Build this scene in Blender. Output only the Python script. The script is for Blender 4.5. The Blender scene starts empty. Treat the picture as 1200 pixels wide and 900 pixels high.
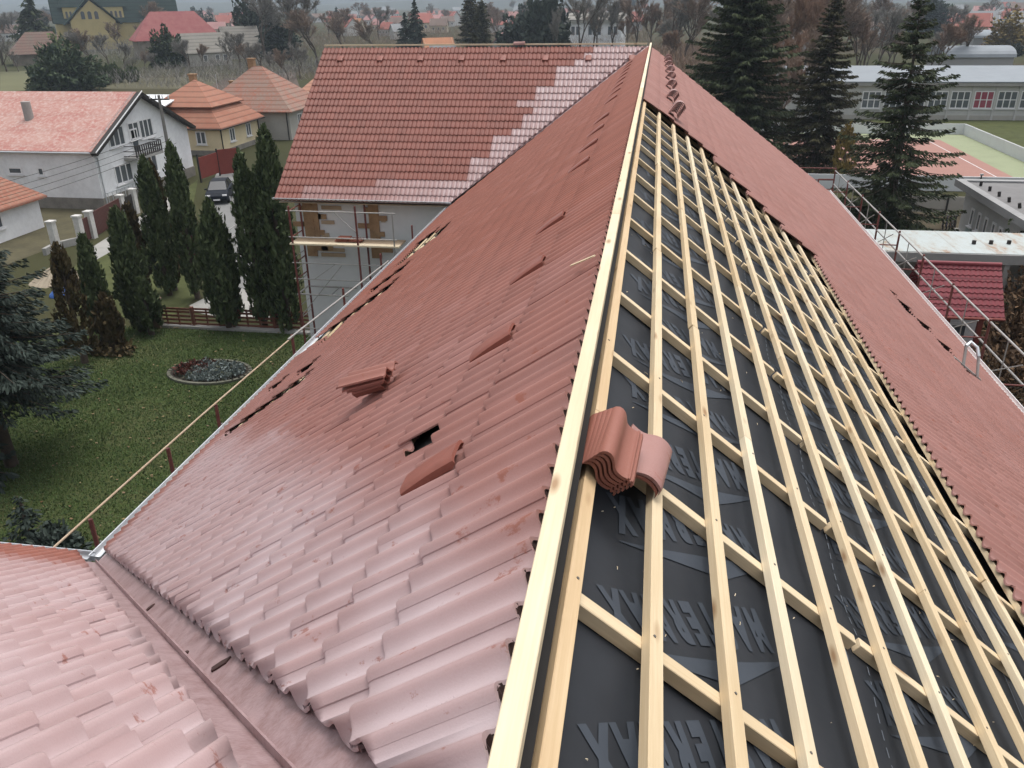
import bpy, bmesh, math, random
import numpy as np
from mathutils import Vector, Matrix

random.seed(7)
rng = np.random.default_rng(7)
SC = bpy.context.scene
COL = SC.collection
R = math.radians

# ------------------------------------------------------------------ the survey of the place (metres)
S = 1.04
CX, CZ = .2268*S, 1.5*S                    # the photographer stands over the ridge
YAW, PIT, ROL, FPX = .1673, .4362, -.0136, 964.8
W, T = 5.7371*S, .7448                     # left slope: plan width, pitch
YR = 30.016*S                              # far end of the main ridge
WG = 11.4088*S                             # gable of the far wing
WF = 5.5314*S
WR, TR = 7.3859*S, .7777                   # right slope
YH = 35.5038*S
ZB = .1585*S
S0, GB = .0985*S, .33                      # tile battens of the right slope
YN, WN = .85, 6.18                         # near wing: ridge, plan width of its far slope
ZT = .06                                   # base plane of the tiles
G = -12.6                                  # the ground
CAMP = Vector((CX, 0, CZ))
_cy, _sy = math.cos(YAW), math.sin(YAW)
FW = Vector((-_sy*math.cos(PIT), _cy*math.cos(PIT), -math.sin(PIT)))
_r = Vector((_cy, _sy, 0)); _u = _r.cross(FW)
RT = _r*math.cos(ROL)+_u*math.sin(ROL)
UP = -_r*math.sin(ROL)+_u*math.cos(ROL)

def ray(x, y): return FW+RT*((x-600)/FPX)-UP*((y-450)/FPX)
def onp(x, y, n, d):
    q = ray(x, y); n = Vector(n); t = (d-n.dot(CAMP))/n.dot(q); return CAMP+q*t
def at(x, y, z=G): return onp(x, y, (0, 0, 1), z)
def aty(x, y, Y): return onp(x, y, (0, 1, 0), Y)
def atx(x, y, X): return onp(x, y, (1, 0, 0), X)

# ------------------------------------------------------------------ helpers
def link(o): COL.objects.link(o); return o
OFF = {}
def empty(name, loc=(0, 0, 0), rz=0):
    o = bpy.data.objects.new(name, None); link(o)
    o.location = loc; o.rotation_euler = (0, 0, rz); o.empty_display_size = .2
    return o
def tag(o, label=None, cat=None, group=None, kind=None):
    if label: o['label'] = label
    if cat: o['category'] = cat
    if group: o['group'] = group
    if kind: o['kind'] = kind
    return o
def thing(name, label, cat, loc=(0, 0, 0), rz=0, group=None):
    return tag(empty(name, loc, rz), label, cat, group)

class MB:
    def __init__(s): s.v = []; s.f = []; s.g = []; s.sm = []
    def add(s, vs, fs, gs=None, smooth=False):
        b = len(s.v); s.v += [tuple(p) for p in vs]
        s.g += [tuple(p) for p in (gs if gs is not None else vs)]
        s.f += [tuple(i+b for i in f) for f in fs]; s.sm += [smooth]*len(fs)
        return s
    def box(s, c, d, rz=0, M=None):
        c = Vector(c); hx, hy, hz = d[0]/2, d[1]/2, d[2]/2
        m = M if M is not None else Matrix.Rotation(rz, 3, 'Z')
        vs = [c+m@Vector((x*hx, y*hy, z*hz)) for z in (-1, 1) for y in (-1, 1) for x in (-1, 1)]
        fs = [(0, 2, 3, 1), (4, 5, 7, 6), (0, 1, 5, 4), (2, 6, 7, 3), (0, 4, 6, 2), (1, 3, 7, 5)]
        return s.add(vs, fs)
    def b2(s, lo, hi):
        lo, hi = Vector(lo), Vector(hi); return s.box((lo+hi)/2, hi-lo)
    def bar(s, p0, p1, w, h, n=(0, 0, 1)):
        """a board from p0 to p1 (axis of its top face), w wide, h deep below the top; keeps grain coordinates"""
        p0, p1, n = Vector(p0), Vector(p1), Vector(n).normalized()
        d = p1-p0; L = d.length; d.normalize(); sd = d.cross(n).normalized(); n = sd.cross(d)
        o = (random.uniform(0, 50), random.uniform(0, 50), random.uniform(0, 50))
        vs, gs = [], []
        for l in (0, 1):
            for a in (-1, 1):
                for b in (0, 1):
                    vs.append(p0+d*(L*l)+sd*(a*w/2)-n*(b*h)); gs.append((o[0]+L*l, o[1]+a*w/2, o[2]+b*h))
        fs = [(0, 2, 6, 4), (1, 5, 7, 3), (0, 4, 5, 1), (2, 3, 7, 6), (0, 1, 3, 2), (4, 6, 7, 5)]
        return s.add(vs, fs, gs)
    def tube(s, pts, r, n=6, cap=True):
        pts = [Vector(p) for p in pts]; k = len(pts)
        rs = r if isinstance(r, (list, tuple)) else [r]*k
        vs = []
        for i, p in enumerate(pts):
            d = (pts[min(i+1, k-1)]-pts[max(i-1, 0)])
            d = d.normalized() if d.length > 1e-9 else Vector((0, 0, 1))
            a = d.orthogonal().normalized() if abs(d.z) > .99 else d.cross(Vector((0, 0, 1))).normalized()
            b = d.cross(a)
            for j in range(n):
                t = 2*math.pi*j/n; vs.append(p+(a*math.cos(t)+b*math.sin(t))*rs[i])
        fs = [(i*n+j, i*n+(j+1) % n, (i+1)*n+(j+1) % n, (i+1)*n+j) for i in range(k-1) for j in range(n)]
        s.add(vs, fs, smooth=True)
        if cap:
            s.add(vs[:n], [tuple(range(n))[::-1]]); s.add(vs[-n:], [tuple(range(n))])
        return s
    def poly(s, pts, th=None, n=(0, 0, 1)):
        """a flat polygon, thickened by th below its face"""
        pts = [Vector(p) for p in pts]; k = len(pts)
        if not th: return s.add(pts, [tuple(range(k))])
        n = Vector(n).normalized(); q = [p-n*th for p in pts]
        fs = [tuple(range(k)), tuple(range(2*k-1, k-1, -1))]+[(i, i+k, (i+1) % k+k, (i+1) % k) for i in range(k)]
        return s.add(pts+q, fs)
    def build(s, name, mat, parent=None, off=None):
        me = bpy.data.meshes.new(name)
        o3 = Vector(off) if off is not None else (Vector(OFF[parent.name]) if parent and parent.name in OFF else Vector())
        me.from_pydata([(p[0]-o3.x, p[1]-o3.y, p[2]-o3.z) for p in s.v], [], s.f)
        if any(s.sm): me.polygons.foreach_set('use_smooth', s.sm)
        at_ = me.attributes.new('gco', 'FLOAT_VECTOR', 'POINT')
        at_.data.foreach_set('vector', np.array(s.g, dtype=np.float32).ravel())
        me.materials.append(mat); me.update()
        bm = bmesh.new(); bm.from_mesh(me); bmesh.ops.recalc_face_normals(bm, faces=bm.faces); bm.to_mesh(me); bm.free()
        o = link(bpy.data.objects.new(name, me))
        if parent: o.parent = parent; OFF[o.name] = tuple(o3)
        return o
def bevel(o, w=.003, n=1):
    m = o.modifiers.new('edge', 'BEVEL'); m.width = w; m.segments = n; m.limit_method = 'ANGLE'; return o
def copy_tree(o, parent=None):
    c = o.copy(); link(c)
    if parent: c.parent = parent
    for ch in o.children: copy_tree(ch, c)
    return c
def dup(root, loc, rz=0, label=None, sc=None):
    c = copy_tree(root); c.location = loc; c.rotation_euler = (0, 0, rz)
    if sc is not None: c.scale = sc if isinstance(sc, (tuple, list)) else (sc, sc, sc)
    if label: c['label'] = label
    return c

# ------------------------------------------------------------------ materials
def nt(name):
    m = bpy.data.materials.new(name); m.use_nodes = True
    t = m.node_tree; b = t.nodes['Principled BSDF']
    return m, t, b
def N(t, typ, **k):
    n = t.nodes.new(typ)
    for a, v in k.items():
        if a.startswith('_'): n.inputs[a[1:]].default_value = v
        else: setattr(n, a, v)
    return n
def ramp(t, fac, stops):
    r = t.nodes.new('ShaderNodeValToRGB'); e = r.color_ramp.elements
    while len(e) < len(stops): e.new(.5)
    for i, (p, c) in enumerate(stops): e[i].position = p; e[i].color = (*c, 1) if len(c) == 3 else c
    t.links.new(fac, r.inputs['Fac']); return r.outputs['Color']
def mixc(t, fac, a, b, mode='MIX'):
    m = t.nodes.new('ShaderNodeMix'); m.data_type = 'RGBA'; m.blend_type = mode
    for k, v in ((0, fac), (6, a), (7, b)):
        if hasattr(v, 'is_output'): t.links.new(v, m.inputs[k])
        else: m.inputs[k].default_value = v if k == 0 else (*v, 1)
    return m.outputs[2]
def math_(t, op, a, b=0., c=None):
    m = t.nodes.new('ShaderNodeMath'); m.operation = op
    for k, v in enumerate((a, b) if c is None else (a, b, c)):
        if hasattr(v, 'is_output'): t.links.new(v, m.inputs[k])
        else: m.inputs[k].default_value = v
    return m.outputs[0]
def noise(t, vec, scale, detail=3., rough=.55):
    n = N(t, 'ShaderNodeTexNoise', _Scale=scale, _Detail=detail, _Roughness=rough)
    if vec is not None: t.links.new(vec, n.inputs['Vector'])
    return n.outputs['Fac']
def geo(t): return t.nodes.new('ShaderNodeNewGeometry').outputs['Position']
def objc(t): return t.nodes.new('ShaderNodeTexCoord').outputs['Object']
def mapping(t, vec, sc=(1, 1, 1), loc=(0, 0, 0)):
    m = t.nodes.new('ShaderNodeMapping'); m.inputs['Scale'].default_value = sc; m.inputs['Location'].default_value = loc
    t.links.new(vec, m.inputs['Vector']); return m.outputs[0]
def bump(t, b, h, st=.3, dist=.01):
    n = N(t, 'ShaderNodeBump', _Strength=st, _Distance=dist); t.links.new(h, n.inputs['Height'])
    t.links.new(n.outputs[0], b.inputs['Normal'])
def attr(t, name): return N(t, 'ShaderNodeAttribute', attribute_name=name)
MATS = {}
def plain(name, c, rough=.7, var=.25, scale=3., metal=0., c2=None, bmp=0., spec=.4):
    if name in MATS: return MATS[name]
    m, t, b = nt(name); p = objc(t)
    n1 = noise(t, p, scale, 5., .6); n2 = noise(t, p, scale*7, 3.)
    f = math_(t, 'ADD', math_(t, 'MULTIPLY', n1, .7), math_(t, 'MULTIPLY', n2, .3))
    d = c2 or tuple(x*(1-var) for x in c)
    l = tuple(min(.95, x*(1+var*.6)) for x in c)
    t.links.new(ramp(t, f, [(.3, d), (.55, c), (.75, l)]), b.inputs['Base Color'])
    b.inputs['Roughness'].default_value = rough; b.inputs['Metallic'].default_value = metal
    b.inputs['Specular IOR Level'].default_value = spec
    if bmp: bump(t, b, n2, bmp, .02)
    MATS[name] = m; return m
def leafmat(name, c, c2, rough=.75):
    if name in MATS: return MATS[name]
    m, t, b = nt(name); a = attr(t, 'gco'); sx = N(t, 'ShaderNodeSeparateXYZ'); t.links.new(a.outputs['Vector'], sx.inputs[0])
    t.links.new(mixc(t, sx.outputs[0], c, c2), b.inputs['Base Color'])
    b.inputs['Roughness'].default_value = rough; b.inputs['Specular IOR Level'].default_value = .15
    MATS[name] = m; return m

def tile_mat(name, base, dust, grime=.35):
    m, t, b = nt(name); p = geo(t)
    da = attr(t, 'dust').outputs['Fac']; ra = attr(t, 'rnd').outputs['Fac']
    big = noise(t, p, 1.3, 4.); mid = noise(t, p, 9., 5., .65); fine = noise(t, p, 160., 2.)
    c = mixc(t, ra, tuple(x*.88 for x in base), tuple(min(1, x*1.06) for x in base))
    c = mixc(t, math_(t, 'MULTIPLY', mid, grime), c, tuple(x*.72 for x in base))
    # a bloom of dried cement and dew, wiped off in hand sized patches
    wipe = noise(t, mapping(t, p, (1, 1.6, 1)), 5.5, 6., .7)
    wm = ramp(t, wipe, [(.335, (0, 0, 0)), (.385, (1, 1, 1))])
    k = math_(t, 'MULTIPLY', da, math_(t, 'ADD', .55, math_(t, 'MULTIPLY', big, .75)))
    k = math_(t, 'MULTIPLY', k, math_(t, 'ADD', .30, math_(t, 'MULTIPLY', wm, .70)))
    k = math_(t, 'ADD', k, math_(t, 'MULTIPLY', math_(t, 'SUBTRACT', fine, .5), .12))
    k.node.use_clamp = True
    c = mixc(t, k, c, dust)
    t.links.new(c, b.inputs['Base Color'])
    rr = math_(t, 'SUBTRACT', math_(t, 'ADD', .44, math_(t, 'MULTIPLY', mid, .26)), math_(t, 'MULTIPLY', k, .28)); t.links.new(rr, b.inputs['Roughness'])
    b.inputs['Specular IOR Level'].default_value = .36
    bump(t, b, math_(t, 'ADD', math_(t, 'MULTIPLY', fine, .6), mid), .22, .004)
    return m
M_TILE = tile_mat('red concrete tile', (.275, .091, .057), (.505, .415, .43))
M_TILEW = tile_mat('red tile with shade in colour', (.195, .060, .041), (.43, .345, .355), .25)  # same red tile; the wing's darker shading is put into its colour

def wood_mat(name, c1, c2, knot=(.25, .12, .05)):
    m, t, b = nt(name); a = attr(t, 'gco').outputs['Vector']
    g = ramp(t, noise(t, mapping(t, a, (1.0, 34, 34)), 3., 6., .65), [(.30, (0, 0, 0)), (.70, (1, 1, 1))])
    big = noise(t, mapping(t, a, (.8, 3, 3)), 1.1, 2.)
    kn = N(t, 'ShaderNodeTexVoronoi', _Scale=1.); t.links.new(mapping(t, a, (2.6, 9, 9)), kn.inputs['Vector'])
    kf = ramp(t, kn.outputs['Distance'], [(.05, (1, 1, 1)), (.20, (0, 0, 0))])
    c = mixc(t, g, c1, c2); c = mixc(t, math_(t, 'MULTIPLY', ramp(t, big, [(.35, (0, 0, 0)), (.65, (1, 1, 1))]), .55), c, (c2[0]*.86, c2[1]*.80, c2[2]*.72))
    c = mixc(t, math_(t, 'MULTIPLY', kf, .75), c, knot)
    oi = N(t, 'ShaderNodeObjectInfo'); c = mixc(t, oi.outputs['Random'], c, mixc(t, 1., c, (.90, .86, .79), 'MULTIPLY'))
    t.links.new(c, b.inputs['Base Color']); b.inputs['Roughness'].default_value = .7
    b.inputs['Specular IOR Level'].default_value = .25
    bump(t, b, g, .15, .002); return m
M_WOOD = wood_mat('fresh spruce timber', (.75, .64, .46), (.63, .51, .345))
M_WOODP = wood_mat('pale planed timber', (.77, .69, .53), (.67, .575, .42))
M_WOODO = wood_mat('resinous orange timber', (.71, .55, .36), (.60, .44, .265))
M_PLANK = wood_mat('weathered scaffold plank', (.52, .42, .32), (.40, .31, .23))
M_MEMB = plain('black roofing membrane', (.022, .025, .031), .62, .22, 1.5, bmp=.06, spec=.3)
M_PRINT = plain('grey print on membrane', (.043, .053, .069), .7, .12, 4.)
M_STITCH = plain('membrane lap line', (.14, .16, .19), .6, .1, 3.)
M_GALV = plain('galvanised gutter metal', (.62, .65, .68), .38, .12, 2., metal=.6)
M_VALLEY = plain('dusty coated valley metal', (.355, .25, .255), .38, .3, 9., c2=(.23, .135, .13), bmp=.15)
M_UNDER = plain('dark roof void', (.02, .018, .017), .9, .3, 2.)
M_RUST = plain('red primed scaffold steel', (.17, .052, .045), .65, .35, 5.)
M_STEEL = plain('zinc scaffold tube', (.38, .365, .35), .45, .25, 5., metal=.3)
M_WHITEW = plain('white render', (.79, .80, .82), .85, .2, .5)
M_CREAM = plain('yellow render', (.66, .56, .37), .85, .12, .6)
M_GREYW = plain('grey cement render', (.40, .385, .35), .9, .15, .6)
M_PLINTH = plain('stone plinth', (.23, .215, .19), .9, .35, 1.5)
M_CONC = plain('weathered concrete', (.33, .325, .31), .9, .22, .8)
M_GLASS = plain('window glass', (.10, .115, .13), .15, .2, 1., spec=.7)
M_FRAME = plain('white window frame', (.75, .75, .76), .5, .05, 2.)
M_BLACKW = plain('dark painted timber', (.025, .022, .02), .7, .2, 3.)
M_BRICK = plain('orange brick', (.34, .215, .12), .9, .35, 4.)
M_BARK = plain('tree bark', (.085, .065, .05), .95, .35, 4.)
# ------------------------------------------------------------------ roof tiles
def profile(n=20):
    """one double roll tile, 0.30 m cover: crack, roll, trough, roll, trough, underlap"""
    vs = [.004, .010, .018, .027, .036, .045, .055, .067, .080, .094, .110, .126, .141, .154, .165, .175, .185, .195, .205, .216, .229, .244, .260, .277, .292, .315] if n >= 16 else [.004, .018, .035, .055, .080, .110, .141, .165, .185, .205, .229, .260, .290, .315]
    pts = [(v, .042*(.5+.5*math.cos(2*math.pi*(v-.036)/.15))**1.45+(.003 if v < .2 else .003-.045*max(0, v-.25))) for v in vs]
    return np.array(pts)

def tile_slope(name, O, U, D, Nn, cols, courses, parent, u0=0., keep=None, dust=None, cuts=(), flip=False, hi=True, g=.338, d0=.045, dtop=.045, hk=.34, amp=1., rz=.027, mat=None, edges=True):
    O, U, D, Nn = (np.array(v, float) for v in (O, U, D, Nn))
    pr = profile(20 if hi else 10)*np.array([1, amp]); n = len(pr)
    V, F, SM, DU, RN = [], [], [], [], []
    base = 0
    i0 = np.arange(n-1)
    for k in courses:
        for i in cols:
            if keep and not keep(u0+i*.3+.15, d0+(k+.5)*g, i, k): continue
            rv = rng.random()
            ju, jd, jz, tw = rng.normal(0, .002), rng.normal(0, .0035), rng.normal(0, .0012), rng.normal(0, .004)
            uu = (u0+i*.3+pr[:, 0] if not flip else u0+i*.3+.3-pr[:, 0])+ju
            ds = d0+k*g+np.array([-.07, g*.55, g-.012, g])+jd
            if k == 0: ds[0] = dtop
            rise = .003+rz*(np.array([0, .66, .985, 1.0])); rise[3] -= .004
            h = pr[:, 1][None, :]+rise[:, None]+jz
            uu2 = uu[None, :]+np.zeros((4, 1)); dd = ds[:, None]+tw*(uu2-uu2.mean())
            P = O+uu2[..., None]*U+dd[..., None]*D+h[..., None]*Nn           # 4 x n x 3
            low = P[3]-Nn*.017-D*.003; head = P[0]-Nn*.016; side = P[:, 0]-Nn*.009
            blk = np.concatenate([P.reshape(-1, 3), P[3], low, P[0], head, P[:, 0], side])
            V.append(blk)
            q = []
            for r in range(3):
                a = base+r*n+i0; q.append(np.stack([a, a+1, a+n+1, a+n], 1))
            nt_ = len(q)*(n-1)
            a = base+4*n+i0; q.append(np.stack([a, a+1, a+n+1, a+n], 1))
            a = base+6*n+i0; q.append(np.stack([a, a+1, a+n+1, a+n], 1))
            a = base+8*n+np.arange(3); q.append(np.stack([a, a+1, a+5, a+4], 1))
            q = np.concatenate(q); F.append(q)
            sm = np.zeros(len(q), bool); sm[:nt_] = True; SM.append(sm)
            um = u0+i*.3+.15; dm = d0+(k+.5)*g
            if dust is not None:
                uv_u = np.concatenate([uu2.ravel(), uu, uu, uu, uu, uu2[:, 0], uu2[:, 0]])
                uv_d = np.concatenate([dd.ravel(), dd[3], dd[3], dd[0], dd[0], dd[:, 0], dd[:, 0]])
                dv = np.clip(dust(uv_u, uv_d, um, dm, rv), 0, 1)*(1-hk*np.clip(np.concatenate([np.tile(pr[:, 1], 4)]+[pr[:, 1]]*4+[np.full(8, .02)])/.042, 0, 1))
            else: dv = np.zeros(len(blk))
            DU.append(dv); RN.append(np.full(len(blk), rv)); base += len(blk)
    V = np.concatenate(V); F = np.concatenate(F); SM = np.concatenate(SM)
    off = np.array(OFF.get(parent.name, (0, 0, 0)))
    me = bpy.data.meshes.new(name); me.from_pydata((V-off).tolist(), [], F.tolist())
    me.polygons.foreach_set('use_smooth', SM)
    for an, ar in (('dust', DU), ('rnd', RN)):
        at_ = me.attributes.new(an, 'FLOAT', 'POINT'); at_.data.foreach_set('value', np.concatenate(ar).astype(np.float32))
    me.materials.append(mat or M_TILE); me.update()
    if cuts:
        bm = bmesh.new(); bm.from_mesh(me)
        for co, no in cuts:
            r = bmesh.ops.bisect_plane(bm, geom=bm.verts[:]+bm.edges[:]+bm.faces[:], dist=1e-5, plane_co=Vector(co)-Vector(off), plane_no=Vector(no), clear_outer=True)
            if edges:
                ce = [e for e in r['geom_cut'] if isinstance(e, bmesh.types.BMEdge) and e.is_valid]
                if ce:
                    x = bmesh.ops.extrude_edge_only(bm, edges=ce)
                    bmesh.ops.translate(bm, vec=Vector(Nn)*-.016, verts=[v for v in x['geom'] if isinstance(v, bmesh.types.BMVert)])
        bm.to_mesh(me); bm.free()
    o = link(bpy.data.objects.new(name, me)); o.parent = parent; OFF[o.name] = tuple(off)
    return o

CA, SA = 1/math.sqrt(1+T*T), T/math.sqrt(1+T*T)
CAR, SAR = 1/math.sqrt(1+TR*TR), TR/math.sqrt(1+TR*TR)
NL, DL = Vector((-SA, 0, CA)), Vector((-CA, 0, -SA))          # left slope: normal, fall line
NR, DR = Vector((SAR, 0, CAR)), Vector((CAR, 0, -SAR))        # right slope
NW, DW = Vector((0, -SA, CA)), Vector((0, -CA, -SA))          # far wing, front slope
TN = W*T/WN; CN, SN = 1/math.sqrt(1+TN*TN), TN/math.sqrt(1+TN*TN)
NN, DN = Vector((0, SN, CN)), Vector((0, CN, -SN))            # near wing, far slope
def PL(y, s, z=0): return Vector((0, y, ZT))+DL*s+NL*z
def PR(y, s, z=0): return Vector((0, y, 0))+DR*s+NR*z
def PW(x, s, z=0): return Vector((x, YR, ZT))+DW*s+NW*z
def PN(x, s, z=0): return Vector((x, YN, ZT))+DN*s+NN*z
SL = W/CA; SWG = WF/CA; SRT = WR/CAR

bld = thing('roof_building', 'large building being re-roofed with red tiles, bare battens on its right slope', 'building', (-1, 14, G))
OFF[bld.name] = tuple(bld.location)
root_off = bld.location

# the left slope -----------------------------------------------------------------
def sstep(a, b, x): x = np.clip((x-a)/(b-a), 0, 1); return x*x*(3-2*x)
def dustL(u, d, um, dm, rv):
    e = 1.75+1.12*d+.25*(rv-.5)                       # the dusty corner by the valley
    a = 1.05*sstep(1.1, -.5, u-e)
    a = a*(1-.85*sstep(6.9, 7.25, d)*sstep(5.6, 6.4, u))
    streak = .8*np.exp(-((u-e-.35)/.22)**2)*sstep(2.9, 3.3, d)*sstep(4.9, 4.4, d)
    faint = .22*sstep(9., 2., u-e+2)+.06*(rv > .9)+.06
    tail = .3*sstep(24., 30., u)*sstep(.6, 1.4, d-(YR-u)*.0)*sstep(.9, .2, (YR-u)/CA-d)
    return np.maximum.reduce([a, streak, faint, tail])
SLOT = [(9.42, 4.9, 7.25), (13.62, 4.9, 7.3), (17.5, 4.9, 6.9), (12.72, 6.0, 6.9), (15.42, 5.4, 6.8), (11.1, 6.3, 7.1), (10.35, 5.4, 6.1), (18.9, 5.6, 6.6)]
def keepL(u, d, i, k):
    if u < YN+.1+d*CA*WN/W-.4 or u > YR-d*CA+.4: return False
    for y, a, b in SLOT:
        if abs(u-y) < (.33 if y < 10.5 else .30 if y < 11.5 else .5 if y < 17 else .66) and a < d < b: return False
    if abs(u-3.67) < .15 and abs(d-1.23) < .2: return False
    return True
U0L = 1.422-.3*3
cutN = (Vector((0, YN+.17, 0)), Vector((-WN, -W, 0)))           # keep the far side of the near valley
cutF = (Vector((0, YR-.12, 0)), Vector((-1, 1, 0)))
tile_slope('tiled_slope', (0, 0, ZT), (0, 1, 0), DL, NL, range(0, 105), range(0, 21), bld, U0L, keepL, dustL, (cutN, cutF), g=.342, d0=.242)['label'] = 'tiled slope with white dust towards the valley'
MB().poly([PL(YN, 0, -.03), PL(YN+WN, SL-.05, -.03), PL(YR-WF, SL-.05, -.03), PL(YR, 0, -.03)], .05, NL).build('underlay', M_UNDER, bld)
for y, a, b in SLOT+[(3.67, 1.0, 1.4)]:
    for k in range(22):
        d = .242+.342*k
        if a-.35 < d < b+.35: MB().bar(PL(y-.6, d+.02, .004), PL(y+.6, d+.02, .004), .05, .03, NL).build('slope_batten', M_WOOD, bld)

# far wing --------------------------------------------------------------------------
WST = [(0, -1.97), (1, -2.15), (2, -2.6), (3, -3.05), (4, -3.1), (5, -3.1), (6, -3.65), (8, -3.65), (9, -3.7), (10, -4.2), (12, -4.25), (13, -5.03), (15, -5.03), (16, -5.63), (18, -5.63), (19, -8.5), (20, -11), (21, -12)]
def dustW(u, d, um, dm, rv):
    k = int((dm-.04)/.338); x = [b for a, b in WST if a <= k][-1]
    v = .72+.16*rv if um > x else .03
    if k >= 19 and um > x: v = .30+.55*np.clip((um+9)/3.5, 0, 1)
    if k == 8 and -4.5 < um < -3.6: v = .6
    return np.full(u.shape, v)
def keepW(u, d, i, k): return u < -d*CA+.4
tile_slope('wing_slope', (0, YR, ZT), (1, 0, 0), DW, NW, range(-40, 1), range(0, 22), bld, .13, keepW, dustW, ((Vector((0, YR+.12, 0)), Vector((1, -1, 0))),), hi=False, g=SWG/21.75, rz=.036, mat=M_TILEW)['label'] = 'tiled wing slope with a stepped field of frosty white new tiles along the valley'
MB().poly([PW(-WG+.05, 0, -.03), PW(-WG+.05, SWG-.05, -.03), PW(-W, SWG-.05, -.03), PW(0, 0, -.03)], .05, NW).build('underlay', M_UNDER, bld)

# near wing ---------------------------------------------------------------------------
def dustN(u, d, um, dm, rv):
    a = 1.12*sstep(6.9, 5.4, d+.25*rv)*(.75+.25*sstep(-6, -2, u))
    return np.maximum(a, .12)
def keepN(u, d, i, k): return u < -d*CN*W/WN+.35
tile_slope('near_wing_slope', (0, YN, ZT), (1, 0, 0), DN, NN, range(-34, 1), range(0, 22), bld, .1, keepN, dustN, ((Vector((0, YN-.21, 0)), Vector((WN, W, 0))),), flip=True, g=WN/CN/22-.001, rz=.040, hk=.24, amp=1.5)['label'] = 'near wing slope all white with dust'
MB().poly([PN(-10, 0, -.03), PN(0, 0, -.03), PN(-W, WN/CN-.05, -.03), PN(-10, WN/CN-.05, -.03)], .05, NN).build('underlay', M_UNDER, bld)
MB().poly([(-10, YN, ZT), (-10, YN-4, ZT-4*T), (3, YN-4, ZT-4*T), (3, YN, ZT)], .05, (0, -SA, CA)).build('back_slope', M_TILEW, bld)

# the right slope: tiles along the eave and beyond the stepped edge -------------------------
EDGE = [(.12, 14.8), (.6, 15.7), (1.1, 15.6), (1.8, 15.0), (2.4, 14.3), (3.05, 13.8), (3.7, 13.3)]
HOLE = {(20, 0): 16.6, (21, 0): 16.2, (22, 0): 15.6, (23, 0): 15.0}
def keepR(u, d, i, k):
    if u > YR+d*CAR*(YH-YR)/WR+.5: return False
    if (k, 0) in HOLE and HOLE[k, 0] < u < HOLE[k, 0]+1.6: return False
    if k >= 11: return True
    e = np.interp(d, [a for a, b in EDGE], [b for a, b in EDGE])
    return u > e+.1*((i*7+k*3) % 3-1)
def dustR(u, d, um, dm, rv):
    return np.full(u.shape, .24+.05*rv)
M_TILER = M_TILE
nR = int((SRT-.04)/.338)+1
hipN = Vector((-(YH-YR)/WR, 1, 0)).normalized()
tile_slope('eave_slope', (0, 0, 0), (0, 1, 0), DR, NR, range(2, 135), range(0, nR), bld, .1, keepR, dustR, ((Vector((0, YR+.05, 0)), hipN),), flip=True, hi=False)['label'] = 'tiled strip of the right slope, cleaner and paler'
# hidden slopes beyond the hip and behind the wing
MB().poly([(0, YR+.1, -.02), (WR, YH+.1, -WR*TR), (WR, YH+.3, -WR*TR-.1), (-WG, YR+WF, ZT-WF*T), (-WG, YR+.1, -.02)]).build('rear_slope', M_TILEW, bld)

M_NAIL = plain('dull nail head', (.16, .15, .14), .5, .2, 5., metal=.5)
# the bare half: membrane, print, counter battens, battens ------------------------------------
def sagz(y, s): return .012*math.cos((y-2.055)/.99*2*math.pi)-.012+.004*math.sin(7*s+3*y)+.0025*math.sin(19*s-8*y)*math.sin(5*y+2*s)
mm = MB(); ny, ns = 420, 110; ZM = -.100
vs = []
CB = [2.055+.99*k for k in range(-1, 15)]
for j in range(ny+1):
    y = -1+18.*j/ny
    for i in range(ns+1):
        s = .0+4.6*i/ns
        sag = sagz(y, s)
        vs.append(PR(y, s, ZM+sag-.002))
mm.add(vs, [(j*(ns+1)+i, j*(ns+1)+i+1, (j+1)*(ns+1)+i+1, (j+1)*(ns+1)+i) for j in range(ny) for i in range(ns)], smooth=True)
memb = mm.build('roof_membrane', M_MEMB, bld)
MB().poly([PR(-1, 0, -.15), PR(-1, SRT-.1, -.15), PR(YH, SRT-.1, -.15), PR(YR, 0, -.15)], .05, NR).build('underlay', M_UNDER, bld)
# printed lettering, lying askew on the sheet, with its roof shaped stroke above the word
cu = bpy.data.curves.new('word', 'FONT'); cu.body = 'MASTERMAX'; cu.size = .235; cu.shear = .22; cu.offset = .0150; cu.space_character = 1.5; cu.resolution_u = 3
cu.align_x = 'LEFT'
ow = link(bpy.data.objects.new('word', cu)); bpy.context.view_layer.update()
mw = bpy.data.meshes.new_from_object(ow.evaluated_get(bpy.context.evaluated_depsgraph_get())); bpy.data.objects.remove(ow)
bmw = bmesh.new(); bmw.from_mesh(mw)
bmesh.ops.triangulate(bmw, faces=bmw.faces)
for _ in range(3):
    bmesh.ops.subdivide_edges(bmw, edges=[e for e in bmw.edges if e.calc_length() > .045], cuts=1)
bmesh.ops.triangulate(bmw, faces=bmw.faces)
wl = max(v.co.x for v in bmw.verts)
wv = [v.co.copy() for v in bmw.verts]; wf = [tuple(v.index for v in f.verts) for f in bmw.faces]
sx_ = 1.0/wl; sy_ = .185/max(v.co.y for v in bmw.verts); bmw.free()
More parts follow.
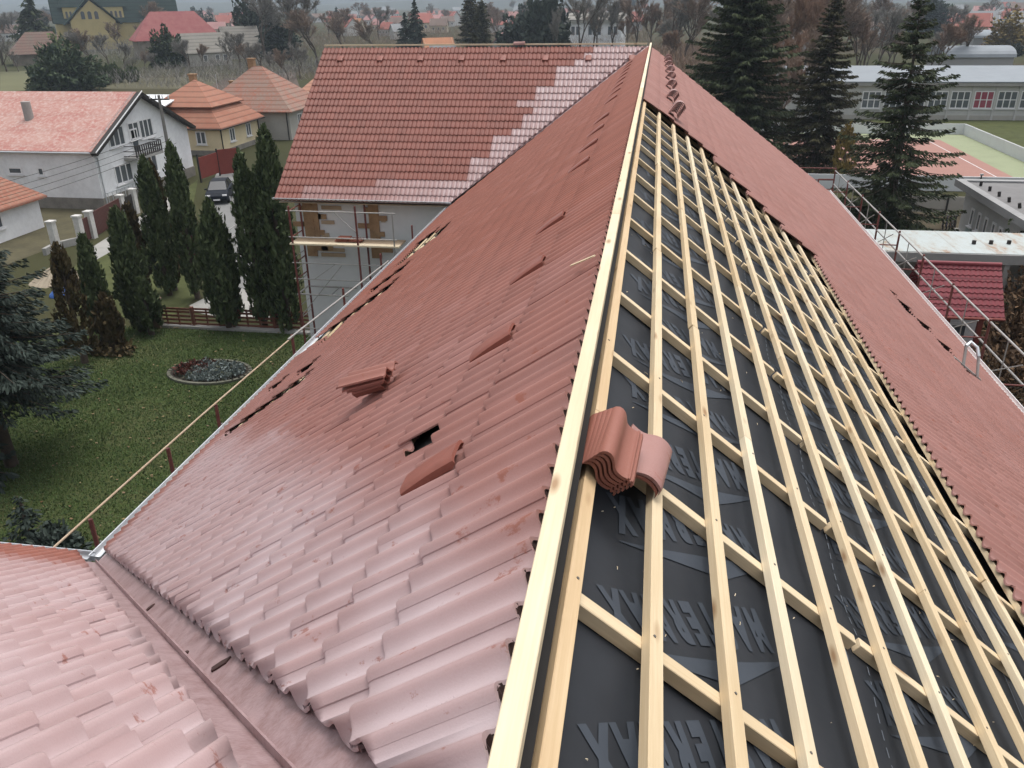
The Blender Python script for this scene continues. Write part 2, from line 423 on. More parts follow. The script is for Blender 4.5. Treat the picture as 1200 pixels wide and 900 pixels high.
def lettering(s0, y0, ang=R(35)):
    """word written from the lower right (M) to the upper left (X), upside down for the viewer"""
    mb = MB(); ca, sa = math.cos(ang), math.sin(ang)
    def put(p):
        ds = -ca*p[0]+sa*p[1]; dy = -sa*p[0]-ca*p[1]
        y, s = y0+dy, s0+ds
        return PR(y, s, ZM+sagz(y, s)+.002)
    mb.add([put((v.x*sx_, v.y*sy_)) for v in wv], wf)
    # stroke, cut into strips so that it follows the sheet
    top = [(-.02, .222), (.45, .345), (1.02, .222)]; bot = [(-.02, .218), (.25, .235), (.5, .242), (.75, .235), (1.02, .218)]
    n = 24; vs, fs = [], []
    for i in range(n+1):
        x = -.02+1.04*i/n
        a = np.interp(x, [p[0] for p in top], [p[1] for p in top]); b = np.interp(x, [p[0] for p in bot], [p[1] for p in bot])
        vs += [put((x, b)), put((x, a))]
    mb.add(vs, [(2*i, 2*i+2, 2*i+3, 2*i+1) for i in range(n)])
    return mb
def ins(y, s): return s > .03 and s < 3.9
for roll, (sm, ym) in enumerate([(1.06, 2.80), (2.50, 4.02), (3.98, 4.6)]):
    for k in range(-3, 20):
        y = ym+.59*k
        if 1.2 < y < 14.0+.5: lettering(sm, y).build('printed_lettering', M_PRINT, bld)
for s_ in (1.60, 3.12):
    m = MB()
    for y in np.arange(-.8, 15.5, .25):
        m.poly([PR(y, s_, ZM+sagz(y, s_)+.005), PR(y+.25, s_, ZM+sagz(y+.25, s_)+.005), PR(y+.25, s_+.006, ZM+sagz(y+.25, s_)+.005), PR(y, s_+.006, ZM+sagz(y, s_)+.005)])
    for y in np.arange(-.8, 15.5, .085):
        m.poly([PR(y, s_+.13, ZM+sagz(y, s_)+.005), PR(y+.05, s_+.13, ZM+sagz(y+.05, s_)+.005), PR(y+.05, s_+.136, ZM+sagz(y+.05, s_)+.005), PR(y, s_+.136, ZM+sagz(y, s_)+.005)])
    m.build('lap_line', M_STITCH, bld)['kind'] = 'stuff'
# counter battens, laid in lengths with a gap between
for y in CB:
    cut = 1.66+random.uniform(-.06, .06); e = -.02
    for a, b in ((e, cut), (cut+.03, 3.20+random.uniform(-.05, .1)), (3.27+random.uniform(0, .06), 4.6)):
        jy = random.uniform(-.008, .008)
        bevel(MB().bar(PR(y+jy, a, -.0451), PR(y-jy, b, -.0451), .056, .052, NR).build('counter_batten', M_WOOD, bld), .0025)
for k in range(13):
    s = S0+GB*k; yj = [-.9, 3.2+((k*37) % 50)*.09, 9+((k*53) % 40)*.1, 16.5]
    for a, b in zip(yj[:-1], yj[1:]):
        ds = random.uniform(-.006, .006)
        bevel(MB().bar(PR(a+.002, s+ds, 0), PR(b-.002, s-ds, 0), .054, .044, NR).build('batten', M_WOODO if k == 0 else M_WOOD if k % 3 else M_WOODP, bld), .0025)
# torn brown felt closing the tile ends under the ridge board
m = MB(); pf = profile(20); y = 1.0; vs = []
while y < 14:
    v = (y-U0L) % .3; h = np.interp(v, pf[:, 0], pf[:, 1])
    vs += [PL(y, .058+random.uniform(-.006, .006), -.03), PL(y, .052+random.uniform(-.012, .004), max(.0, h-random.uniform(.002, .014)))]; y += .012
m.add(vs, [(2*i, 2*i+2, 2*i+3, 2*i+1) for i in range(len(vs)//2-1)])
m.build('ridge_felt', plain('torn brown ridge felt', (.060, .032, .027), .9, .4, 30.), bld)
# nail heads where the near battens cross
for y in CB[1:4]:
    for k in range(12):
        q = PR(y+random.uniform(-.012, .012), S0+GB*k+random.uniform(-.012, .012), .0)
        MB().tube([q-NR*.004, q+NR*.0025], .0055, 8).build('nail', M_NAIL, bld)
# ridge board on its brackets, in three lengths
for a, b in ((.15, 5.9), (5.905, 15.2), (15.205, YR+.05)):
    bevel(MB().bar((.010, a, ZB), (.010, b, ZB), .060, .048).build('ridge_batten', M_WOODP, bld), .003)
m = MB()
for y in np.arange(1.0, YR, .99): m.box((.010, y+.4, ZB-.048-.075), (.012, .03, .15))
m.build('ridge_bracket', M_GALV, bld)
MB().bar((-WG, YR, ZT+.10), (-.12, YR, ZT+.10), .07, .05).build('ridge_batten', M_WOODP, bld)

# gutters, valleys, verge --------------------------------------------------------------------
def gutter(p0, p1, out, r=.075, name='gutter', mat=None):
    p0, p1, out = Vector(p0), Vector(p1), Vector(out)
    mb = MB(); n = 8; rings = []
    for rr in (r, r-.006):
        for p in (p0, p1):
            for j in range(n+1):
                t = math.pi*j/n
                rings.append(p+out*(-math.cos(t)*rr)+Vector((0, 0, -math.sin(t)*rr)))
    m1 = n+1
    fs = [(j, j+1, m1+j+1, m1+j) for j in range(n)]+[(2*m1+j, 3*m1+j, 3*m1+j+1, 2*m1+j+1) for j in range(n)]
    fs += [(0, m1, 3*m1, 2*m1), (n, 2*m1+n, 3*m1+n, m1+n)]
    mb.add(rings, fs, smooth=True)
    mb.tube([p0+out*r, p1+out*r], .011, 6)
    for p, q in ((p0, 0), (p1, 1)): mb.add(rings[q*m1:(q+1)*m1], [tuple(range(m1))])
    return mb.build(name, mat or M_GALV, bld)
ZE, ZER = ZT-W*T+.02, -WR*TR+.05
gutter((-W-.05, YN+WN+.05, ZE), (-W-.05, YR-WF-.05, ZE), (-1, 0, 0))
gutter((-10, YN+WN+.06, ZE), (-W-.10, YN+WN+.06, ZE), (0, 1, 0))
gutter((-WG-.05, YR-WF-.06, ZT-WF*T+.02), (-W+.05, YR-WF-.06, ZT-WF*T+.02), (0, -1, 0))
gutter((WR+.06, -3, ZER), (WR+.06, YH, ZER), (1, 0, 0), .10, 'gutter', plain('white painted gutter', (.72, .72, .72), .5, .1, 2.))
# near valley: a folded sheet with a standing rib
vd = Vector((-1, 1, -T)); vl = W-.1
mb = MB(); A0 = Vector((-.06, YN+.06, ZT-.012-.06*T)); A1 = Vector((-vl, YN+vl*WN/W, ZT-.012-vl*T))
def vrow(k):
    w, kind = k
    if kind == 'L': return [a+Vector((0, 1, 0))*w for a in (A0, A1)]
    return [a+Vector((-1, 0, 0))*w for a in (A0, A1)]
rows = [[a+Vector((0, .46, 0))+NL*.004 for a in (A0, A1)], [a+Vector((0, .16, 0))+NL*.004 for a in (A0, A1)], [a+Vector((0, .02, 0))+NL*.002 for a in (A0, A1)],
        [a+Vector((0, 0, .045)) for a in (A0, A1)], [a+Vector((-.014, 0, .045)) for a in (A0, A1)], [a+Vector((-.02, 0, .002)) for a in (A0, A1)], [a+Vector((-.4, 0, 0))+NN*.004 for a in (A0, A1)]]
vs = [p for r in rows for p in r]
mb.add(vs, [(2*i, 2*i+1, 2*i+3, 2*i+2) for i in range(len(rows)-1)])
mb.build('valley_gutter', M_VALLEY, bld)['label'] = 'dusty valley sheet with a standing rib'
mb = MB(); B0 = Vector((0, YR, ZT)); B1 = Vector((-W, YR-WF, ZT-WF*T))
mb.add([B0+Vector((-.3, 0, 0)), B1+Vector((-.3, 0, 0)), B0, B1, B0+Vector((0, -.3, 0)), B1+Vector((0, -.3, 0))], [(0, 1, 3, 2), (2, 3, 5, 4)])
mb.build('valley_gutter', M_VALLEY, bld)

# vent tiles: a smooth raised hood in place of a tile in an upper course -----------------------------
def hood(P, U, D, Nn, lu=.185, ld=.315, hi_=.096, lo_=.087):
    mb = MB(); nu, nd = 12, 12; vs = []
    U, D, Nn = Vector(U), Vector(D), Vector(Nn)
    for j in range(nd+1):
        for i in range(nu+1):
            u, d = (i/nu-.5), j/nd
            e = (1-abs(2*u)**6)
            h = hi_*(1-d)+lo_*d-.016*(1-e)+.006*math.sin(math.pi*d)
            vs.append(P+U*(u*lu)+D*((d-.5)*ld)+Nn*h)
    k = nu+1
    mb.add(vs, [(j*k+i, j*k+i+1, (j+1)*k+i+1, (j+1)*k+i) for j in range(nd) for i in range(nu)], smooth=True)
    rim = [i for i in range(k)]+[j*k+nu for j in range(1, nd+1)]+[nd*k+i for i in range(nu-1, -1, -1)]+[j*k for j in range(nd-1, 0, -1)]
    top = [vs[i] for i in rim]; lo = [v-Nn*(.018 if q < k else .034) for q, v in enumerate(top)]; n = len(rim)
    mb.add(top+lo, [(i, (i+1) % n, n+(i+1) % n, n+i) for i in range(n)])
    return mb
M_VENT = plain('smooth red vent tile', (.235, .082, .060), .5, .2, 4., bmp=.1, spec=.35)
for k in range(18):
    if k in (4, 9): continue
    hood(PL(U0L+.3*(8+5*k)+.17, .242+.342*1.5+.012), (0, 1, 0), DL, NL).build('vent_tile', M_VENT, bld)
for k in range(8): hood(PW(-11.2+1.5*k+.1, .66), (1, 0, 0), DW, NW, .20, .26, .075, .10).build('vent_tile', M_VENT, bld)

# walls ---------------------------------------------------------------------------------------
m = MB(); yw = YR-WF+.55
m.b2((-WG+.4, yw, G), (-W+.9, YR+WF-.6, ZT-WF*T-.12))
m.build('wing_wall', plain('grey white plaster wall', (.66, .665, .675), .9, .12, .5, bmp=.1), bld)
m = MB(); m.b2((-W+.6, YN+1, G), (W-.9, YH-.6, -W*T-.35)); m.b2((W-.9, YN+1, G), (WR-.6, YH-.6, -WR*TR-.15)); m.b2((-10, -4, G), (3, YN+WN-.6, -W*T-.1)); m.build('main_wall', M_WHITEW, bld)
gb = MB(); gb.poly([(-WG+.4, yw, ZT-WF*T-.1), (-WG+.4, YR, ZT-.1), (-WG+.4, YR+WF-.6, ZT-WF*T-.1)], .2, (-1, 0, 0)); gb.build('gable_wall', M_WHITEW, bld)
# soffit boards
MB().b2((-WG+.1, YR-WF+.02, ZT-WF*T-.16), (-W+.5, yw+.1, ZT-WF*T-.13)).build('soffit', M_PLANK, bld)
def pier(x, w, z0, z1, name='brick_pier'):
    m = MB(); m.b2((x-w/2, yw-.06, z0), (x+w/2, yw-.003, z1))
    z = z1-.25; i = 0
    while z > z0+.1:
        l = .16+.12*(i % 3); sgn = 1 if i % 2 else -1
        m.b2((x+sgn*w/2 if sgn > 0 else x-w/2-l, yw-.055, z-.09), (x+w/2+l if sgn > 0 else x-w/2, yw-.004, z+.07)); z -= .27; i += 1
    return m.build(name, M_BRICK, bld)
zt = ZT-WF*T-.18
for px in (363, 439): 
    p = aty(px, 262, yw); pier(p.x, .34, zt-1.9, zt)
p = aty(375, 262, yw); pier(p.x-.1, .16, zt-1.7, zt)
m = MB()
for px0, px1, py in ((377, 400, 243), (377, 392, 260), (377, 404, 292), (377, 405, 298), (377, 386, 275), (447, 452, 258), (440, 449, 290)):
    a, b = aty(px0, py, yw), aty(px1, py, yw); m.bar((a.x, yw-.045, a.z), (b.x, yw-.045, a.z), .12, .04, (0, -1, 0))
m.build('lintel_board', M_PLANK, bld)
p = aty(420, 242, yw)
m = MB(); z = zt-.5
for i in range(12): m.b2((-W+.2, yw-.012, zt-.35-.42*i), (-WG+5.9, yw-.003, zt-.345-.42*i))
m.build('panel_joint', M_GREYW, bld)
V3 = Vector
# ------------------------------------------------------------------ loose things on the roof
def half_tile_mb(pr, L=.42, th=.013):
    mb = MB(); n = len(pr); vs = []
    for y in (-L/2, -L/2+.012, 0, L/2-.012, L/2):
        for x, z in pr: vs.append((x, y, z-(.004 if abs(y) == L/2 else 0)))
    lo = [(x, y, z-th) for x, y, z in vs]; m = len(vs)
    fs = [(r*n+i, r*n+i+1, (r+1)*n+i+1, (r+1)*n+i) for r in range(4) for i in range(n-1)]
    mb.add(vs, fs, smooth=True); mb.add(lo, fs, smooth=True)
    rim = list(range(n))+[r*n+n-1 for r in range(1, 5)]+list(range(5*n-2, 4*n-1, -1))+[r*n for r in range(3, 0, -1)]
    k = len(rim)
    mb.add([vs[i] for i in rim]+[lo[i] for i in rim], [(i, (i+1) % k, k+(i+1) % k, k+i) for i in range(k)])
    return mb
HALF = [(-.118, .000), (-.116, .022), (-.108, .040), (-.092, .053), (-.074, .056), (-.056, .051), (-.040, .039), (-.026, .024), (-.012, .011), (.004, .004), (.022, .002), (.042, .004),
        (.060, .009), (.0605, .016), (.070, .0165), (.0705, .009), (.080, .009), (.0805, .015), (.090, .015), (.0905, .004), (.100, .002)]
HALF = [(x*.82, z*.78) for x, z in HALF]
WAVE = [(-.12, .004), (-.10, .002), (-.08, .002), (-.06, .006), (-.042, .016), (-.026, .030), (-.010, .043), (.008, .052), (.028, .056), (.050, .054), (.072, .046), (.088, .034), (.092, .012)]
WAVE = [(x, z*.8) for x, z in WAVE]
def attr_rnd(o, dust=0., r=.5):
    for an, v in (('dust', dust), ('rnd', r)):
        a = o.data.attributes.new(an, 'FLOAT', 'POINT'); a.data.foreach_set('value', np.full(len(o.data.vertices), v, np.float32))
    return o
def place(o, P, X, Y, Z):
    o.matrix_world = Matrix(((X.x, Y.x, Z.x, P.x), (X.y, Y.y, Z.y, P.y), (X.z, Y.z, Z.z, P.z), (0, 0, 0, 1)))
def frame(base_x, base_y, tiltx=0., tilty=0., yaw=0.):
    X, Y = Vector(base_x).normalized(), Vector(base_y).normalized(); Z = X.cross(Y).normalized()
    M = Matrix((X, Y, Z)).transposed() @ Matrix.Rotation(yaw, 3, 'Z') @ Matrix.Rotation(tilty, 3, 'Y') @ Matrix.Rotation(tiltx, 3, 'X')
    return M.col[0].copy(), M.col[1].copy(), M.col[2].copy()
# half tiles stacked on the battens
P0 = onp(710, 499, (TR, 0, 1), .14)
lt = ["topmost red half tile of the stack on the battens", "second half tile from the top of the stack on the battens", "third half tile from the top of the stack on the battens",
      "fourth half tile from the top of the stack on the battens", "lowest half tile of the left stack on the battens"]
P1 = onp(754, 517, (TR, 0, 1), .10)
X, Y, Z = frame(DR, (0, 1, 0), yaw=R(-5))
for j in range(5):
    o = attr_rnd(half_tile_mb(HALF).build('half_roof_tile', M_TILE), .06, .3+.1*j)
    z = .010+.0215*(4-j)
    place(o, PR(P0.y-.006*(4-j), 0)+DR*(P0.x/CAR)+NR*z+DR*(.006*(4-j)-.01), *frame(DR, (0, 1, 0), yaw=R(-5+.8*j)))
    tag(o, lt[j], 'roof tile', 'half tiles lying across the battens')
lt = ["pale half tile with wavy face lying lowest to the right on the battens", "half tile tucked under the pale wavy one beside the stack"]
for j in range(2):
    o = attr_rnd(half_tile_mb(WAVE, .40).build('half_roof_tile', M_TILE), .30-.25*j, .8-.3*j)
    place(o, PR(P1.y-.01, 0)+DR*(P1.x/CAR+.006-.012*j)+NR*(.028-.02*j), *frame(DR, (0, 1, 0), yaw=R(-9+3*j)))
    tag(o, lt[j], 'roof tile', 'half tiles lying across the battens')
# full tiles stacked askew on the left slope
FULL = [(x-.155, z) for x, z in profile(20)]
lf = ["topmost tile of the slanting stack on the left slope", "second tile down in the slanting stack on the left slope", "third tile down in the slanting stack on the left slope", "lowest tile of the slanting stack on the left slope"]
for j in range(4):
    q = 3-j; L_ = .42-.055*j
    o = attr_rnd(half_tile_mb([p for p in FULL if p[0] < .13-.03*j], L_, .014).build('loose_roof_tile', M_TILE), .12, .2+.2*j)
    # tiles lie with their length down the slope, lower ends lifted, upper ends resting on the roof
    t_ = R(17); Xb, Yb, Zb = frame((0, -1, 0), -DL, tiltx=-t_, tilty=R(-9), yaw=R(-3+2*j))
    place(o, PL(5.40, 2.02-.05*q+L_/2*math.cos(t_))+NL*(.062+.031*q+L_/2*math.sin(t_)), Xb, Yb, Zb)
    tag(o, lf[j], 'roof tile', 'tiles stacked on the left slope')
# tile half pushed into the gap
o = attr_rnd(half_tile_mb(HALF, .3).build('half_roof_tile', M_TILE), .0, .9)
place(o, PL(3.66, 1.44)+NL*-.018, *frame((0, -1, 0), -DL, tiltx=R(-2)))
tag(o, 'orange red half tile lying in the gap of the left slope', 'roof tile')
# ridge caps nested in stacks beyond the bare part
def cap_mb(r=.115, L=.40):
    mb = MB(); n = 12; vs = []
    for y, rr in ((-L/2, r), (-L/2+.05, r), (-L/2+.051, r-.008), (L/2, r-.014)):
        for j in range(n+1):
            t = math.pi*j/n; vs.append((-math.cos(t)*rr, y, math.sin(t)*rr*1.02))
    k = n+1; m = len(vs)
    lo = [(x*.9, y, z*.9) for x, y, z in vs]
    fs = [(a*k+i, a*k+i+1, (a+1)*k+i+1, (a+1)*k+i) for a in range(3) for i in range(n)]
    mb.add(vs, fs, smooth=True); mb.add(lo, fs, smooth=True)
    rim = list(range(k))+[a*k+n for a in (1, 2, 3)]+list(range(4*k-2, 3*k-1, -1))+[2*k, k]; q = len(rim)
    mb.add([vs[i] for i in rim]+[lo[i] for i in rim], [(i, (i+1) % q, q+(i+1) % q, q+i) for i in range(q)])
    return mb
cap = attr_rnd(cap_mb().build('ridge_cap', M_TILE), .35, .3); first = True
ords = ['nearest', 'second', 'third', 'fourth', 'fifth', 'sixth', 'seventh', 'farthest']
ys = [15.85, 18.3, 20.8, 23.2, 25.3, 27.3, 29.0, 30.5]
for a, y in enumerate(ys):
    nn = 7 if a == 0 else 5
    for j in range(nn):
        c = cap if first else cap.copy()
        if not first: link(c)
        first = False
        place(c, PR(y+.015*j, .66+(.01 if a else .03)+.012*math.sin(a*5))+NR*(.045+.032*j), *frame((1, 0, -.15), (0, 1, 0)))
        c['label'] = 'red half round ridge cap nested in the %s stack beside the ridge' % ords[a]; c['category'] = 'ridge cap'; c['group'] = 'ridge caps in the %s stack' % ords[a]
o = cap.copy(); link(o); place(o, Vector((-4.6, YR, ZT+.06)), Vector((0, 1, 0)), Vector((-1, 0, 0)), Vector((0, 0, 1)))
for k_ in ('label', 'category', 'group'):
    if k_ in o: del o[k_]
tag(o, 'single ridge cap laid on the ridge of the far wing', 'ridge cap')
# small stuff
sh = MB()
for j in range(150):
    y = random.uniform(1.2, 7); s = random.uniform(.05, 3.6); l = random.uniform(.008, .035); a = random.uniform(0, 6.28)
    p = PR(y, s, ZM+sagz(y, s)+.006); d = (Vector((0, 1, 0))*math.cos(a)+DR*math.sin(a))*l
    sd = d.cross(NR).normalized()*.0018
    sh.add([p-sd, p+sd, p+d*.6+sd+NR*.006, p+d+NR*.002, p+d*.6-sd+NR*.006], [(0, 1, 2, 3, 4)])
tag(sh.build('wood_shavings', M_WOODP), 'pale curls of wood shaving scattered over the black membrane', 'wood shavings', kind='stuff')
o = MB().bar(PL(4.95, .02, .10), PL(5.12, .22, .10), .018, .008, NL).build('wood_splinter', M_WOODP); tag(o, 'pale splinter of wood sticking out beside the ridge board', 'splinter')
o = MB().poly([PN(-2.05, 0)+Vector((0, .95, 0))+DN*1.25+NN*.06+Vector(p) for p in ((0, 0, 0), (.05, .03, 0), (.075, .10, .01), (.04, .12, .01), (.02, .07, 0))], .012).build('tile_shard', M_TILE)
def shard(px, py, lab, sc=1., seed=1):
    rr = random.Random(seed); P = onp(px, py, (-T, 0, 1), ZT-.02)
    pts = [P+Vector((0, 1, 0))*(math.cos(t)*.035*sc*rr.uniform(.5, 1.2))+DL*(math.sin(t)*.07*sc*rr.uniform(.6, 1.2))+NL*.018 for t in (0, 1, 2.1, 3, 4.2, 5.2)]
    return tag(MB().poly(pts, .010, NL).build('tile_shard', plain('dark wet shard', (.06, .030, .026), .7, .3, 8.)), lab, 'tile shard', 'broken bits of tile in the valley')
bpy.data.objects.remove(o)
shard(260, 782, 'largest dark shard of tile lying in the near valley', 1.1, 3)
shard(178, 713, 'small dark shard of tile high up in the near valley', .8, 4)
shard(219, 768, 'sliver of tile caught against the valley rib', .5, 5)
# roof hook: a grey steel bracket stuck under the tiles at the right eave
q = PR(15.5, 7.95, .06)
hk = thing('roof_hook', 'grey steel roof bracket hooked under tiles by the right gutter', 'roof bracket', tuple(q)); OFF[hk.name] = tuple(q)
o1, o2 = V3((.02, .28, .50)), V3((.40, .10, .42))
for dd in (V3((0, 0, 0)), V3((.26, -.08, -.19))): MB().tube([q+dd, q+dd*.9+V3((.03, .15, .34))], .028, 6).build('arm', M_STEEL, hk)
w0, w1 = q+V3((.03, .15, .34)), q+V3((.26, -.08, -.19))*.9+V3((.03, .15, .34))
MB().tube([w0, w0*.75+w1*.25+V3((.03, .08, .10)), w0*.25+w1*.75+V3((.03, .08, .10)), w1], .036, 8).build('bow', M_GALV, hk)
MB().bar(q+DR*-.25+NR*.02, q+DR*.45+NR*.02, .10, .03, NR).build('foot_plate', M_STEEL, hk)

# ------------------------------------------------------------------ scaffolds
def tubes(parent, name, mat, segs, r=.024):
    for a, b in segs: MB().tube([a, b], r, 6).build(name, mat, parent)
# guard rail along the left eave
xr = -W-.75
gl = thing('eave_scaffold', 'light scaffold with a long pale rail along the left eave above the lawn', 'scaffold', (xr, 16, G)); OFF[gl.name] = tuple(gl.location)
def zr(px, py): return atx(px, py, xr)
a, b = zr(57, 647), zr(345, 393)
c = zr(455, 306)
zt_ = (a.z+b.z)/2
MB().tube([V3((xr, a.y, a.z)), V3((xr, (a.y+b.y)/2, zt_+.03)), V3((xr, b.y, b.z))], .016, 6).build('rail', M_PLANK, gl)
MB().tube([V3((xr, b.y-.3, b.z+.03)), V3((xr, c.y, c.z))], .022, 6).build('rail', M_STEEL, gl)
for y in (8.0, 9.9, 11.4, 14.6, 17.6, 20.5, 23.6):
    MB().tube([V3((xr-.02, y, G+.0)), V3((xr-.02, y, zt_-.02))], .03, 6).build('post', M_RUST, gl)
    MB().tube([V3((xr-.02, y+.25, G+.0)), V3((xr+.3, y+.5, zt_-.25))], .024, 6).build('post', M_RUST, gl)
    MB().tube([V3((xr, y+.05, zt_-.4)), V3((xr+.5, y+.5, zt_-1.2))], .016, 5).build('brace', M_STEEL, gl)
for y0 in (7.5, 13, 18.5): MB().b2((xr+.05, y0, zt_-1.35), (xr+.65, y0+5.4, zt_-1.30)).build('deck_plank', M_PLANK, gl)
# tower in front of the far wing
ys_ = yw-1.25; yb = yw-.35
ws = thing('facade_scaffold', 'rust red frame scaffold with plank decks before the far wing wall', 'scaffold', (-9, ys_, G)); OFF[ws.name] = tuple(ws.location)
xa, xb = aty(345, 300, ys_).x, aty(418, 270, ys_).x; xm = aty(458, 280, ys_).x+.1
ztop = aty(336, 247, ys_).z; zd = aty(345, 285, ys_).z; zd2 = aty(350, 345, ys_).z
for x, top in ((xa, ztop+.15), (xb, ztop+.2)):
    for y in (ys_, yb): MB().tube([V3((x, y, G)), V3((x, y, top))], .036, 6).build('post', M_RUST, ws)
MB().tube([V3((xm, ys_, zd-1.2)), V3((xm, ys_, ztop))], .024, 6).build('post', M_STEEL, ws)
for z in (ztop, ztop-.85, zd2+1.1, zd2+.55, zd2-1.2):
    MB().tube([V3((xa-.1, ys_, z)), V3((xm+.1, ys_, z))], .020, 6).build('rail', M_STEEL, ws)
    MB().tube([V3((xa, ys_, z)), V3((xa, yb, z))], .020, 6).build('rail', M_RUST, ws)
k = 0; z = G+.3
while z < zd:
    MB().tube([V3((xa, ys_+.05, z)), V3((xa, yb-.05, z))], .014, 5).build('rung', M_STEEL, ws); z += .42
for x0 in (xa, xb):
    z = zd-.3
    MB().tube([V3((x0, ys_, z-2.2)), V3((x0+1.6, ys_, z-.4))], .014, 5).build('brace', M_STEEL, ws)
MB().tube([V3((xa+.6, ys_, zd2+.55)), V3((xa+1.4, ys_, zd2+1.1))], .012, 5).build('brace', M_STEEL, ws)
MB().tube([V3((xa+2.4, ys_, ztop-.85)), V3((xa+1.5, ys_, ztop))], .012, 5).build('brace', M_STEEL, ws)
for j in range(3): MB().bar((xa-.1, ys_+.1+.28*j, zd), (xm+.15, ys_+.1+.28*j, zd), .27, .05).build('deck_plank', M_PLANK if j else M_WOODP, ws)
m = MB(); m.tube([V3((xa-.05, ys_+.05, zd2)), V3((xa+1.7, ys_+.05, zd2))], .03, 6); m.tube([V3((xa-.05, yb, zd2)), V3((xa+1.7, yb, zd2))], .03, 6); m.tube([V3((xa-.05, ys_, zd2)), V3((xa-.05, yb, zd2))], .03, 6); m.tube([V3((xa+1.1, ys_, zd2)), V3((xa+1.1, yb, zd2))], .02, 6)
m.build('deck_frame', M_STEEL, ws)
# tiles on the deck
pt = aty(408, 277, ys_+.3)
for j in range(3):
    o = attr_rnd(half_tile_mb(FULL, .42).build('loose_roof_tile', M_TILE), .0, .1); place(o, V3((pt.x-.25+.04*j, ys_+.4, zd+.02+.05*j)), V3((0, 1, 0)), V3((-1, 0, 0)), V3((0, 0, 1)))
    tag(o, 'dark red tile piled on the scaffold deck of the far wing', 'roof tile', 'tiles on the scaffold deck')
for j in range(2):
    o = attr_rnd(half_tile_mb(FULL, .42).build('loose_roof_tile', M_TILE), .0, .1); place(o, V3((pt.x+.22+.03*j, ys_+.4, zd+.02+.05*j)), V3((0, 1, 0)), V3((-1, 0, 0)), V3((0, 0, 1)))
    tag(o, 'dark red tile piled on the scaffold deck of the far wing', 'roof tile', 'tiles on the scaffold deck')
# right eave
xq = WR+1.15
rs = thing('eave_scaffold', 'rusty scaffold with two pale guard rails along the right eave', 'scaffold', (xq, 26, G)); OFF[rs.name] = tuple(rs.location)
def zq(px, py): return atx(px, py, xq)
t0, t1, l0, l1 = zq(979, 200), zq(1159, 375), zq(977, 216), zq(1128, 375)
def ln(p, q, y): return p.z+(q.z-p.z)*(y-p.y)/(q.y-p.y)
ye = t0.y
MB().tube([V3((xq, ye, t0.z)), V3((xq, 12, t1.z+.0))], .028, 6).build('rail', M_STEEL, rs)
MB().tube([V3((xq, ye, l0.z)), V3((xq, 12, l1.z))], .026, 6).build('rail', M_STEEL, rs)
y = ye; i = 0
while y > 12:
    zt2 = t0.z+.1
    for dx in (0, -.7): MB().tube([V3((xq+dx, y, G)), V3((xq+dx, y, zt2-(0 if dx == 0 else .5)))], .034, 6).build('post', M_RUST, rs)
    MB().tube([V3((xq-.7, y, zt2-.5)), V3((xq, y, zt2-.5))], .022, 5).build('rail', M_RUST, rs)
    MB().tube([V3((xq-.7, y, zt2-1.7)), V3((xq, y-2.2, zt2-.3))], .016, 5).build('brace', M_STEEL, rs)
    MB().tube([V3((xq-.03, y-1.3, zt2-1.4)), V3((xq-.03, y-1.3, zt2-.05))], .016, 5).build('post', M_STEEL, rs)
    y -= 2.9
MB().b2((xq-.68, 12, t0.z-1.75), (xq-.05, ye, t0.z-1.70)).build('deck_plank', M_PLANK, rs)
for z in (t0.z+.1, t0.z-.45, t0.z-.9): MB().tube([V3((xq-1.6, ye+.05, z)), V3((xq+.05, ye+.05, z))], .024, 6).build('rail', M_RUST, rs)
MB().tube([V3((xq-1.6, ye+.05, G)), V3((xq-1.6, ye+.05, t0.z+.1))], .034, 6).build('post', M_RUST, rs)
# ------------------------------------------------------------------ ground
def struct(o): o['kind'] = 'structure'; return o
def ground_mat():
    m, t, b = nt('winter grass and soil'); p = geo(t)
    a = noise(t, p, .02, 5., .6); c = noise(t, p, .35, 6., .65); f = noise(t, p, 6., 4.)
    col = ramp(t, a, [(.36, (.036, .038, .018)), (.5, (.058, .056, .026)), (.62, (.066, .048, .032))])
    col = mixc(t, math_(t, 'MULTIPLY', c, .6), col, (.045, .052, .022)); col = mixc(t, math_(t, 'MULTIPLY', f, .35), col, (.03, .028, .016))
    t.links.new(col, b.inputs['Base Color']); b.inputs['Roughness'].default_value = 1; b.inputs['Specular IOR Level'].default_value = .1
    return m
m = MB(); m.poly([(-3200, -250, G), (3200, -250, G), (3200, 3300, G), (-3200, 3300, G)]); struct(m.build('ground', ground_mat()))
def lawn_mat():
    m, t, b = nt('short damp lawn'); p = geo(t)
    a = noise(t, p, .28, 5., .65); c = noise(t, mapping(t, p, (1, 2.2, 1)), 3., 5., .7); f = noise(t, p, 14., 5., .7)
    col = ramp(t, a, [(.34, (.028, .042, .012)), (.5, (.042, .068, .018)), (.62, (.075, .085, .034))])
    col = mixc(t, math_(t, 'MULTIPLY', c, .55), col, (.022, .038, .012)); col = mixc(t, ramp(t, f, [(.45, (0, 0, 0)), (.7, (.8, .8, .8))]), col, (.095, .092, .045))
    t.links.new(col, b.inputs['Base Color']); b.inputs['Roughness'].default_value = 1; b.inputs['Specular IOR Level'].default_value = .1
    bump(t, b, math_(t, 'ADD', c, f), .8, .05); return m
struct(MB().poly([(-33, -2, G+.004), (-5, -2, G+.004), (-5, 34.4, G+.004), (-25.5, 33.8, G+.004), (-33, 30, G+.004)]).build('lawn', lawn_mat()))
